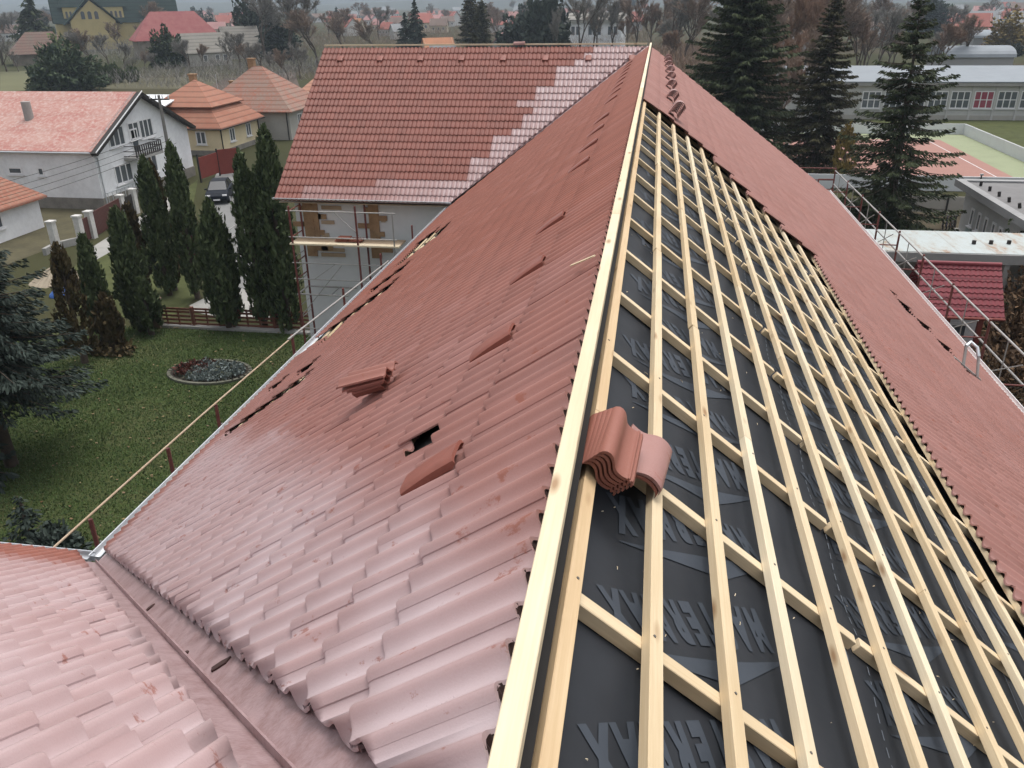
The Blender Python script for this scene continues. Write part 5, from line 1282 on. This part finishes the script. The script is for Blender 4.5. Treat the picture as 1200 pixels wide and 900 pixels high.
# barn with the crimson hip roof
a, b = mid(150, 70), mid(248, 66); lx = sized(a, b); c = (a+b)/2; ang = math.atan2(b.y-a.y, b.x-a.x)
bn = thing('red_barn', 'stone barn under a faded crimson hip roof', 'barn', (c.x, c.y+5, G), ang); k = (c-CAMP).length/FPX
walls(bn, lx, 11, 19*k, M_STONE); hip_roof(bn, lx, 11, 19*k, 24*k, .8, M_REDS); 
for x in (-.3, -.1, .15): window(bn, '-y', (x*lx, -5.5, 9*k), 1.2, 1.5, 1, sill=False)
a, b = mid(205, 79), mid(256, 76); lx = sized(a, b); c = (a+b)/2; k = (c-CAMP).length/FPX
gr_ = gable_house('old_cottage', 'pale cottage with mossy grey roof before the crimson roofed barn', 'house', (c.x, c.y+4, G), lx, 8, 14*k, 17*k, plain('flaking lime wash', (.40, .385, .35), .95, .2, .5), M_SLATE, 'x', math.atan2(b.y-a.y, b.x-a.x), wins=[('-y', (lx*f, -4, 7*k), 1.1, 1.6, 1) for f in (-.1, .18, .36)])
a, b = mid(256, 70), mid(296, 68); lx = sized(a, b); c = (a+b)/2; k = (c-CAMP).length/FPX
gable_house('grey_shed', 'long grey roofed shed right of the cottage', 'shed', (c.x, c.y+4, G), lx, 8, 13*k, 18*k, M_GREYW, M_SLATE, 'x', ang, wins=[('-y', (lx*.3, -4, 6*k), 1.4, 1.6, 1)])
a, b = mid(16, 79), mid(62, 74); lx = sized(a, b); c = (a+b)/2; k = (c-CAMP).length/FPX
lb = thing('brown_barn', 'old barn with brown weathered hip roof at the field edge', 'barn', (c.x, c.y+5, G), ang); walls(lb, lx, 9, 12*k, M_STONE); hip_roof(lb, lx, 9, 12*k, 17*k, .9, M_BROWNT)
# church
a, b = mid(58, 61), mid(186, 55); c = (a+b)/2; k = (c-CAMP).length/FPX; lx = sized(a, b)
chu = thing('church', 'yellow church with steep dark green roofs and narrow arched windows', 'church', (c.x, c.y+10, G), ang)
L_ = 128*k
walls(chu, L_*.88, 16*k*3.2*.35, 30*k, M_YEL); gable_roof(chu, L_*.88, 16*k*3.2*.35, 30*k, 34*k, .6, 'x', M_GREENR, .2)
m = MB(); gx = -22*k; yF = -.56*16*k-14*k*.9
m.b2((gx-22*k, yF, 0), (gx+18*k, 0, 26*k)); m.poly([(gx-22*k, yF, 26*k), (gx+18*k, yF, 26*k), (gx-2*k, yF, 44*k)], .4, (0, -1, 0)); m.build('transept_wall', M_YEL, chu)
m = MB()
for s in (-1, 1): m.poly([(gx-2*k+s*26*k, yF-.6, 23*k), (gx-2*k+s*26*k, 2*k, 23*k), (gx-2*k, 2*k, 48*k), (gx-2*k, yF-.6, 48*k)], .3, (s*.7, 0, .7))
m.build('transept_roof', M_GREENR, chu)
m = MB(); vs = [(gx-30*k, -10*k, 38*k), (gx+32*k, -10*k, 38*k), (gx+32*k, 10*k, 38*k), (gx-30*k, 10*k, 38*k), (gx-12*k, 0, 72*k), (gx+14*k, 0, 72*k)]; m.add(vs, [(0, 1, 5, 4), (1, 2, 5), (2, 3, 4, 5), (3, 0, 4), (3, 2, 1, 0)]); m.build('spire_roof', M_GREENR, chu)
m2 = MB(); m2.b2((gx-26*k, -9.4*k, 28*k), (gx+28*k, 9*k, 38*k)); m2.build('clerestory', M_YEL, chu)
def arch(par, c, w_, h_, n=8):
    pts = [(c[0]-w_/2, c[1], c[2]-h_/2), (c[0]+w_/2, c[1], c[2]-h_/2)]+[(c[0]+w_/2*math.cos(t), c[1], c[2]+h_/2-w_/2+w_/2*math.sin(t)) for t in np.linspace(0, math.pi, n)]
    MB().poly(pts, .08, (0, -1, 0)).build('window', M_GLASS, par)
for x in (-8, -2, 4): arch(chu, (gx-2*k+x*k, yF-.09, 31*k), 3.4*k, 7*k)
for x in (17, 21, 25): arch(chu, (gx+x*k, -9.5*k, 31.5*k), 2.2*k, 6*k)
for x in (-23, -19.5): arch(chu, (gx+x*k, -9.5*k, 31.5*k), 2*k, 6*k)
# round stair tower and yellow church tower
P = mid(197, 40); k = (P-CAMP).length/FPX
tw_ = thing('church_tower', 'ochre church tower standing behind the crimson barn roof', 'tower', tuple(P), .3); MB().b2((-8.5*k, -8.5*k, 0), (8.5*k, 8.5*k, 62*k)).build('shaft', plain('ochre tower plaster', (.47, .36, .20), .9, .2, .1), tw_); m = MB(); m.add([(-9.5*k, -9.5*k, 62*k), (9.5*k, -9.5*k, 62*k), (9.5*k, 9.5*k, 62*k), (-9.5*k, 9.5*k, 62*k), (0, 0, 84*k)], [(0, 1, 4), (1, 2, 4), (2, 3, 4), (3, 0, 4), (3, 2, 1, 0)]); m.build('roof', M_GREENR, tw_); arch(tw_, (0, -8.6*k, 45*k), 4*k, 9*k)
# fields
sheet('field', [(0, 108), (0, 84), (58, 82), (60, 104)], .02, plain('pale green meadow', (.105, .105, .05), 1., .25, .05))
sheet('field', [(120, 104), (150, 92), (330, 88), (330, 104)], .02, plain('dull grass field', (.085, .078, .042), 1., .3, .08))
sheet('field', [(236, 108), (262, 92), (345, 84), (352, 104)], .03, plain('ploughed brown soil', (.085, .062, .048), 1., .3, .2))
# row of young thujas, bushes
small = None
for i, px in enumerate((105, 109, 113, 117, 121, 125, 129, 133, 137, 143, 154, 159)):
    P = mid(px, 98.5-.12*(px-105)*.4); lab = 'little dark thuja in the row across the meadow'
    if small is None: small = tree('young_thuja', lab, P, column, 3.1, .85, 80, M_THU, group='young thujas in a row on the meadow', n=500, leaf=.4)
    else: dup(small, tuple(P), i, None, (1, 1, random.uniform(.8, 1.15)))
P = mid(78, 107); tree('bushy_pine', 'broad bushy green conifer on the meadow behind the white house', P, bush, 6.0, 5, 6.8, 81, leafmat('green pine', (.022, .038, .022), (.07, .095, .05)), n=3500, leaf=.55)
P = mid(56, 106); tree('bushy_pine', 'lower conifer clump left of the broad one on the meadow', P, bush, 3.0, 3, 3.2, 82, M_GBSH, n=1200, leaf=.5)
P = mid(199, 79); tree('round_evergreen', 'round dark evergreen before the crimson roofed barn', P, bush, 4.2, 4, 7.5, 83, M_GBSH, n=2500, leaf=.6)
P = mid(48, 66); tree('tall_pine', 'dark tall conifer left of the church', P, spruce, topz(50, -12, P), 6.5, 84, M_SPR, whorl=1.3, den=.45, spray=1.7, droop=.3)
P = mid(36, 66); tree('tall_pine', 'lower dark conifer left of the church', P, spruce, topz(36, 18, P), 6.5, 85, M_SPR, whorl=1.4, den=.45, spray=1.7, droop=.3)

# ------------------------------------------------------------------ background trees
M_DIST = leafmat('greyish green conifer', (.022, .032, .024), (.055, .07, .05))
pro = {}
def proto(kind, P, lab, grp, key=''):
    sd = 100*int(key[-1]) if key[-1:].isdigit() else 0
    if kind == 'grey': t = tree('bare_tree', lab, P, bare, 12, 90+sd, M_TWIGG, twig=1.3)
    elif kind == 'brown': t = tree('bare_tree', lab, P, bare, 12, 91+sd, M_TWIG, spread=.36, twig=1.3)
    elif kind == 'rust': t = tree('rusty_tree', lab, P, bare, 12, 92+sd, M_TWIGR, spread=.34, twig=2.2)
    elif kind == 'poplar': t = tree('slim_bare_tree', lab, P, bare, 12, 93+sd, M_TWIGG, spread=.18, twig=1.2)
    elif kind == 'fir': t = tree('dark_conifer', lab, P, spruce, 12, 3.4, 94, M_DIST, whorl=.7, den=.7, spray=.95, droop=.4)
    elif kind == 'oval': t = tree('round_conifer', lab, P, bush, 4.5, 4.5, 11.5, 95, M_DIST, n=2600, leaf=.8)
    elif kind == 'ochre': t = tree('ochre_tree', lab, P, bush, 4.5, 4.5, 11.5, 96, M_OCHRE, n=2200, leaf=.7)
    return t
def put(kind, px, py, tip, lab, grp=None, wide=1.):
    P = at(px, py); h = topz(px, tip, P)/12
    key = kind+str((int(px*7+py*3)) % 3) if kind in ('grey', 'brown', 'rust', 'poplar') else kind
    if key not in pro: pro[key] = proto(kind, P, lab, grp, key); t = pro[key]; t.scale = (h*wide, h*wide, h)
    else: t = dup(pro[key], tuple(P), random.uniform(0, 6.28), lab, (h*wide, h*wide, h))
    t['label'] = lab
    if grp: t['group'] = grp
    elif 'group' in t: del t['group']
    return t
# behind the ridge of the wing
put('grey', 345, 75, -14, 'big grey bare tree rising behind the left end of the wing ridge', wide=1.2)
put('grey', 312, 72, -6, 'grey bare tree left of the wing gable beyond the field', wide=1.2)
put('brown', 372, 78, 14, 'brown bare tree touching the corner of the wing ridge', wide=1.3)
put('oval', 298, 66, 2, 'tall olive conifer right of the grey shed'); put('oval', 332, 70, 24, 'dark evergreen mass behind the mottled roof house', wide=1.3)
put('fir', 322, 68, -2, 'dark fir among the bare trees right of the grey shed', wide=1.3)
put('brown', 405, 66, 22, 'brown bare tree behind the wing ridge at its left third', wide=1.6); put('brown', 440, 64, 24, 'second brown bare tree behind the wing ridge', wide=1.7)
put('fir', 489, 66, -1, 'dark fir behind the wing ridge beside an orange roof', wide=1.1); put('fir', 477, 66, 14, 'lower dark fir leaning on the taller one behind the wing ridge', wide=1.2)
P = at(553, 76); tree('cone_heavy_spruce', 'three topped dark spruce behind the middle of wing ridge', P, spruce, topz(541, -6, P), 4.6, 97, M_SPR2, whorl=.5, den=1., spray=.6, droop=.4, shape=.5, z0=.5)
P = at(566, 78); tree('cone_heavy_spruce', 'spruce crowded right of the three topped one', P, spruce, topz(563, 1, P), 4.0, 98, M_SPR2, whorl=.5, den=1., spray=.6, droop=.4, shape=.5, z0=.5)
put('oval', 634, 74, -4, 'dark green willow like tree before the white building', wide=.9); put('oval', 606, 72, 24, 'lower dark green tree behind the wing ridge', wide=1.3); put('oval', 652, 72, 8, 'dark green tree touching the white building', wide=.8)
for j, (px, py, tip, kd, wd) in enumerate([(678, 74, -8, 'poplar', 1.1), (696, 70, 4, 'grey', .8), (652, 80, 10, 'poplar', .8), (715, 66, -4, 'poplar', 1.3), (745, 66, -10, 'brown', .9), (762, 62, 8, 'rust', 1.0), (735, 60, 18, 'rust', 1.1), (785, 74, -16, 'poplar', 1.2), (800, 80, -14, 'brown', 1.0), (778, 62, 0, 'brown', 1.1), (812, 72, -10, 'grey', 1.0),
    (700, 60, 14, 'brown', 1.2), (868, 100, -20, 'poplar', 1.2), (890, 96, -12, 'rust', 1.1), (905, 120, -24, 'brown', 1.0), (920, 132, 0, 'rust', .9), (935, 110, -12, 'rust', 1.1), (932, 140, 30, 'brown', 1.0), (915, 160, 40, 'rust', .8), (905, 180, 70, 'brown', .9), (960, 100, -6, 'brown', 1.), (1003, 96, 4, 'rust', 1.0), (1012, 88, 24, 'brown', 1.1), (1028, 82, 10, 'grey', 1.1), (1045, 80, 40, 'brown', 1.3), (1100, 92, 30, 'rust', 1.2), (1122, 86, 20, 'brown', 1.1), (1135, 84, 52, 'rust', 1.5), (1088, 88, 36, 'grey', 1.0),
    (1120, 84, 24, 'poplar', .9)]):
    nm_ = {'poplar': 'slim bare tree', 'grey': 'grey bare tree', 'brown': 'brown bare tree', 'rust': 'tree with rusty leaves'}[kd]
    wh_ = 'behind the wing ridge near the ridge end' if px < 765 else ('between the roof ridge and the wide spruce' if px < 830 else ('between the wide and the ragged spruce' if px < 965 else 'beyond the school roof'))
    put(kd, px, py, tip, nm_+' standing '+wh_, nm_+'s '+wh_, wd)
for j, (px, py, tip, kd, lab) in enumerate([(1178, 62, 20, 'ochre', 'ochre leaved tree before pale house at upper right'), (1190, 66, 52, 'oval', 'low dark hedge tree below the pale house at upper right'), (1160, 70, 54, 'grey', 'grey bare hedge tree beyond the school roof at right'), (1205, 72, 50, 'grey', 'grey bare tree at the right frame edge beyond the school')]): put(kd, px, py, tip, lab, None, 1.5)
for j in range(34):
    px = random.choice([random.uniform(765, 800), random.uniform(868, 935), random.uniform(868, 1000), random.uniform(1000, 1060)]); kd = random.choice(['brown', 'rust', 'brown', 'grey', 'rust'])
    nm_ = {'grey': 'grey bare tree', 'brown': 'brown bare tree', 'rust': 'tree with rusty leaves'}[kd]
    wh_ = 'between the roof ridge and the wide spruce' if px < 830 else 'between the wide and the ragged spruce' if px < 965 else 'beyond the school roof'
    py = random.uniform(52, 84); put(kd, px, py, py-random.uniform(36, 60), nm_+' standing '+wh_, nm_+'s '+wh_, 1.2)
# the scrub that fills the gaps below the bare trees, one brown mass
rs_ = np.random.default_rng(31); nS = 42000
def scrub(name, lab, x0, x1, y0, y1, hmax, n, mat):
    x = rs_.uniform(x0, x1, n); y = rs_.uniform(y0, y1, n); e = .5+.5*np.sin(x*.31+np.sin(y*.17)*2)*np.cos(y*.23+x*.11); z = rs_.uniform(0, 1, n)**.8*hmax*(.25+.75*e)
    P, F = sprays(np.stack([x, y, G+z], 1), np.stack([rs_.normal(0, .5, n), rs_.normal(0, .5, n), np.full(n, 1.)], 1), rs_.uniform(.6, 1.6, n), rs_.uniform(.03, .10, n), rs_.normal(0, 1, (n, 3)))
    o = mesh_quads(name, P, F, np.repeat(np.clip(rs_.uniform(0, 1, n)*.6+.4*e, 0, 1), 5), mat, None); tag(o, lab, 'scrub', kind='stuff')
scrub('scrub', 'reddish brown leafless scrub filling the gaps between the right hand spruces', -2, 30, 128, 260, 5.5, 26000, M_TWIGR)
scrub('scrub', 'grey brown leafless scrub beyond the wing ridge', -150, -2, 240, 420, 6.5, 30000, M_TWIG)
scrub('scrub', 'grey leafless scrub round the church and sheds', -260, -110, 215, 300, 5.0, 22000, M_TWIGG)
scrub('scrub', 'grey leafless scrub at the ploughed field', -112, -70, 150, 215, 3.5, 9000, M_TWIGG)
# bushes round the fields and the church
for j, (px, py, tip, kd) in enumerate([(8, 84, 40, 'grey'), (22, 84, 60, 'grey'), (3, 76, 20, 'brown'), (70, 82, 62, 'brown'), (92, 80, 36, 'grey'), (110, 80, 34, 'brown'), (128, 78, 40, 'grey'), (146, 80, 50, 'grey'), (170, 84, 60, 'brown'), (183, 84, 62, 'grey'), (222, 84, 46, 'grey'), (238, 82, 52, 'brown'), (268, 82, 44, 'grey'), (282, 84, 38, 'grey'), (292, 86, 52, 'brown'), (306, 88, 50, 'grey'), (322, 92, 60, 'grey'), (338, 94, 58, 'brown'), (352, 92, 50, 'grey'), (160, 88, 66, 'grey'), (66, 70, 44, 'grey'), (140, 62, 26, 'brown'), (172, 60, 24, 'brown'), (180, 56, 4, 'brown'), (165, 52, 2, 'brown')]):
    nm_ = {'grey': 'grey bare tree', 'brown': 'brown bare tree'}[kd]
    wh_ = 'left of the church' if px < 60 else ('in front of the yellow church' if px < 190 else 'round the old cottage and sheds' if px < 290 else 'at the ploughed field')
    put(kd, px, py, tip, nm_+' standing '+wh_, nm_+'s '+wh_, 1.2)
P = at(75, 76); tree('bright_shrub', 'light green shrub beside the brown barn', P, bush, 4, 4, 6.5, 99, leafmat('light green leaves', (.06, .085, .03), (.13, .17, .06)), n=900, leaf=.7, cat='shrub')
# white building beyond the wing ridge
a, b = at(664, 56), at(729, 56); k = ((a+b)/2-CAMP).length/FPX; c = (a+b)/2; lx = (b-a).length
wb = thing('white_office', 'white building with grey roof and dark windows beyond the wing ridge', 'building', (c.x, c.y+6, G), math.atan2(b.y-a.y, b.x-a.x))
walls(wb, lx, 12, 25*k, M_WHITEW); MB().b2((-lx/2-.8, -6.8, 25*k), (lx/2+.8, 6.5, 28*k)).build('eaves', M_GREYW, wb); m = MB(); m.poly([(-lx/2-.8, -6.9, 28*k), (lx/2+.8, -6.9, 28*k), (lx/2+.8, 6.5, 34*k), (-lx/2-.8, 6.5, 34*k)], .2); m.build('roof', M_SLATE, wb)
for f in (-.36, -.27, -.05, .03, .11, .3, .4): window(wb, '-y', (f*lx, -6, 17*k), 4.6*k, 9*k, 1, sill=False)

# ------------------------------------------------------------------ the town far off
WALLS = [plain('far white wall', (.58, .58, .57), .9, .1, .1), plain('far cream wall', (.52, .45, .34), .9, .1, .1), plain('far grey wall', (.36, .36, .36), .9, .1, .1)]
ROOFS = [plain('far red roof', (.30, .10, .08), .8, .2, .2), plain('far pink roof', (.36, .19, .18), .8, .2, .2), plain('far brown roof', (.17, .12, .10), .8, .2, .2), plain('far grey roof', (.24, .25, .26), .8, .2, .2), plain('far orange roof', (.42, .19, .10), .8, .2, .2)]
rn = ['red', 'pink', 'brown', 'grey', 'orange']
fh_ = {}
def far_house(px, py, ri, wi, wd=1., lab=None, hgt=1., rz=None):
    P = at(px, py); key = (ri, wi)
    place_ = 'left of the tower' if px < 190 else 'over the crimson barn' if px < 330 else 'over the wing ridge left part' if px < 520 else 'over the wing ridge right part' if px < 765 else 'between the right spruces' if px < 1060 else 'beyond the school'
    lab_ = lab or 'hazy house with %s roof and %s walls %s' % (rn[ri], ['white', 'cream', 'grey'][wi], place_)
    if key not in fh_:
        t = thing('far_house', lab_, 'house', tuple(P)); walls(t, 12, 9, 5, WALLS[wi], 'x', 4.2); gable_roof(t, 12, 9, 5, 4.2, .5, 'x', ROOFS[ri], .2)
        for x in (-3.6, 0, 3.6): window(t, '-y', (x, -4.5, 2.6), 1.5, 1.7, 1, sill=False)
        fh_[key] = t
    else: t = dup(fh_[key], tuple(P))
    t.location = P; t.rotation_euler[2] = random.uniform(-.7, .9) if rz is None else rz; t.scale = (wd, wd, hgt*wd); t['label'] = lab_
    if not lab: t['group'] = 'hazy town houses '+place_
    elif 'group' in t: del t['group']
far_house(514, 72, 4, 1, .62, 'house with bright orange roof beside the dark firs behind the wing ridge', rz=.5); far_house(597, 68, 1, 2, .7, 'pale pink roofed gable right of the three topped spruce', rz=1.2); far_house(520, 76, 3, 2, .5, 'grey roof slope just over the wing ridge beside the orange roof', rz=.2)
far_house(1166, 54, 1, 0, .55, 'white house with crimson pink roof at the upper right', rz=.3); far_house(1200, 60, 3, 0, .9, 'tall pale house at the right frame edge beyond the school', 1.2, rz=0.1)
for (px, py, ri, wi) in [(408, 42, 0, 0), (418, 38, 4, 1), (436, 30, 1, 0), (446, 36, 1, 1), (455, 42, 0, 2), (465, 34, 2, 0), (470, 46, 3, 0), (452, 24, 1, 0), (462, 20, 0, 0), (430, 22, 0, 1), (512, 28, 1, 0), (520, 22, 1, 1), (528, 30, 0, 0), (505, 20, 0, 0), (535, 16, 3, 0), (515, 38, 2, 1), (590, 34, 3, 0), (600, 26, 2, 0), (585, 22, 0, 0), (612, 40, 0, 1), (618, 30, 0, 0), (607, 18, 3, 0), (575, 16, 1, 0), (625, 22, 2, 0), (672, 22, 0, 0), (688, 18, 1, 0), (705, 24, 2, 1), (728, 20, 0, 0), (742, 28, 3, 0),
    (212, 34, 0, 0), (225, 30, 2, 0), (238, 36, 1, 0), (250, 34, 2, 0), (256, 42, 1, 1), (262, 30, 0, 0), (272, 34, 2, 0), (285, 26, 0, 1), (245, 24, 1, 0), (218, 24, 0, 0), (10, 40, 3, 0), (20, 34, 0, 0), (6, 28, 2, 0), (30, 28, 1, 0), (14, 48, 2, 0), (25, 42, 3, 0),
    (882, 40, 3, 0), (905, 50, 0, 0), (915, 60, 3, 0), (918, 34, 2, 0), (1008, 30, 3, 0), (1018, 26, 0, 0), (1030, 34, 3, 0), (1042, 26, 0, 1), (1020, 42, 2, 0), (1095, 30, 0, 0), (1105, 26, 3, 0), (1115, 40, 0, 0), (1125, 34, 2, 0), (1140, 30, 0, 0), (1150, 24, 1, 0), (1135, 46, 0, 1), (1148, 40, 3, 0), (1165, 30, 0, 0), (1172, 22, 3, 0), (1185, 26, 0, 0), (1192, 18, 2, 1), (1160, 16, 0, 0), (1198, 34, 3, 0), (1112, 18, 3, 0), (1180, 14, 0, 0), (350, 20, 0, 0), (372, 26, 2, 0), (390, 22, 1, 0), (395, 34, 0, 1)]:
    far_house(px, py, ri, wi, random.uniform(.6, .95))
rh_ = random.Random(5)
for j in range(60):
    px = rh_.choice([rh_.uniform(395, 540), rh_.uniform(570, 660), rh_.uniform(660, 760), rh_.uniform(205, 290), rh_.uniform(1085, 1200)]); py = rh_.uniform(13, 40)
    far_house(px, py, rh_.choice([0, 0, 1, 2, 2, 3]), rh_.choice([0, 0, 1, 2]), rh_.uniform(.6, .95))
# halls: long pale roofs
for px, py, l_, lab in ((1132, 86, 13, 'pale rounded hall roof behind the school'), (1168, 58, 16, 'long low white hall at the upper right'), (905, 66, 16, 'white greenhouse like hall between the spruces')):
    P = at(px, py); t = thing('pale_hall', lab, 'hall', tuple(P)); walls(t, l_, 9, 3.2, WALLS[2]); m = MB(); n = 10; vs = []
    for x in (-l_/2-.3, l_/2+.3):
        for j in range(n+1): a = math.pi*j/n; vs.append((x, -4.8*math.cos(a), 3.2+1.9*math.sin(a)))
    m.add(vs, [(j, j+1, n+2+j, n+1+j) for j in range(n)]+[tuple(range(n+1)), tuple(range(n+1, 2*n+2))]); m.build('roof', M_ROOFB, t)
# trees through the town
kinds = ['brown', 'grey', 'fir', 'brown', 'oval', 'grey']
rt = random.Random(11)
for j in range(150):
    px = rt.choice([rt.uniform(395, 760), rt.uniform(200, 400), rt.uniform(870, 1200), rt.uniform(0, 60)]); py = rt.uniform(13, 50) if px > 190 else rt.uniform(16, 56)
    kd = rt.choice(kinds); P = at(px, py); h = rt.uniform(9, 17)
    k = (P-CAMP).length/FPX; nm_ = {'grey': 'grey bare tree', 'brown': 'brown bare tree', 'fir': 'dark conifer', 'oval': 'rounded conifer'}[kd]
    put(kd, px, py, py-h/k, nm_+' among the hazy houses of the town', nm_+'s in the far town', 1.3)
# wooded hills
def hills(name, y0, h, seed, col, x0=-2600, x1=2600):
    r = np.random.default_rng(seed); nx = 140; m = MB(); vs = []
    xs = np.linspace(x0, x1, nx); ph = r.uniform(0, 6.28, 6)
    prof = .62+.22*np.sin(xs/520+ph[0])+.14*np.sin(xs/210+ph[1])+.05*np.sin(xs/60+ph[2])+r.uniform(-.03, .03, nx)
    rows = [(0, 0), (60, .35), (160, .8), (300, 1.), (420, .9), (640, 0)]
    for dy, k in rows:
        for i in range(nx): vs.append((xs[i], y0+dy+40*math.sin(xs[i]/300), G-.3+h*k*prof[i]+(r.uniform(-1, 1)*1.2 if 0 < k else 0)))
    m.add(vs, [(a*nx+i, a*nx+i+1, (a+1)*nx+i+1, (a+1)*nx+i) for a in range(len(rows)-1) for i in range(nx-1)], smooth=True)
    return struct(m.build(name, col))
M_HILL = plain('wooded hillside', (.05, .055, .045), 1., .4, .02)
hills('hills', 1750, 40, 3, M_HILL); hills('hills', 2450, 78, 5, M_HILL)
# the air
m = MB(); m.b2((-3800, -700, G-1), (3800, 3900, 75)); hz_ = m.build('haze', M_UNDER); hm, ht, hb = nt('autumn haze'); ht.nodes.remove(hb)
pv = ht.nodes.new('ShaderNodeVolumePrincipled'); pv.inputs['Color'].default_value = (.66, .78, .92, 1); pv.inputs['Density'].default_value = .00026; pv.inputs['Anisotropy'].default_value = .2
ht.links.new(pv.outputs[0], ht.nodes['Material Output'].inputs['Volume']); hz_.data.materials.clear(); hz_.data.materials.append(hm); hz_['kind'] = 'stuff'
# ------------------------------------------------------------------ camera, sky, light
cam = bpy.data.cameras.new('camera'); cam.sensor_width = 36; cam.lens = FPX/1200*36; cam.clip_end = 12000; cam.clip_start = .05
co = link(bpy.data.objects.new('camera', cam))
co.matrix_world = Matrix(((RT.x, UP.x, -FW.x, CAMP.x), (RT.y, UP.y, -FW.y, CAMP.y), (RT.z, UP.z, -FW.z, CAMP.z), (0, 0, 0, 1)))
SC.camera = co
SUN_EL, SUN_AZ = R(76), R(30)      # azimuth from +Y towards +X, the sun veiled by cloud
w = bpy.data.worlds.new('World'); SC.world = w; w.use_nodes = True
wt = w.node_tree; bg = wt.nodes['Background']
sky = wt.nodes.new('ShaderNodeTexSky'); sky.sky_type = 'NISHITA'; sky.sun_disc = False
sky.sun_elevation = SUN_EL; sky.sun_rotation = SUN_AZ; sky.air_density = 1.2; sky.dust_density = 6.; sky.ozone_density = 1.
hs = wt.nodes.new('ShaderNodeHueSaturation'); hs.inputs['Saturation'].default_value = .25
wt.links.new(sky.outputs[0], hs.inputs['Color']); wt.links.new(hs.outputs[0], bg.inputs['Color'])
bg.inputs['Strength'].default_value = .165
sl = bpy.data.lights.new('sun', 'SUN'); sl.energy = .8; sl.angle = R(22); sl.color = (1, .96, .90)
so = link(bpy.data.objects.new('sun', sl))
d = Vector((math.sin(SUN_AZ)*math.cos(SUN_EL), math.cos(SUN_AZ)*math.cos(SUN_EL), math.sin(SUN_EL)))
so.rotation_euler = (-d).to_track_quat('-Z', 'Y').to_euler()
so.location = (0, 0, 40)
SC.view_settings.view_transform = 'Standard'; SC.view_settings.look = 'None'; SC.view_settings.gamma = 1; SC.view_settings.use_curve_mapping = False
SC.view_settings.exposure = .35
SC.render.engine = 'CYCLES'
SC.cycles.use_denoising = True
SC.cycles.max_bounces = 6; SC.cycles.diffuse_bounces = 3; SC.cycles.glossy_bounces = 2; SC.cycles.volume_bounces = 1
SC.cycles.transparent_max_bounces = 8
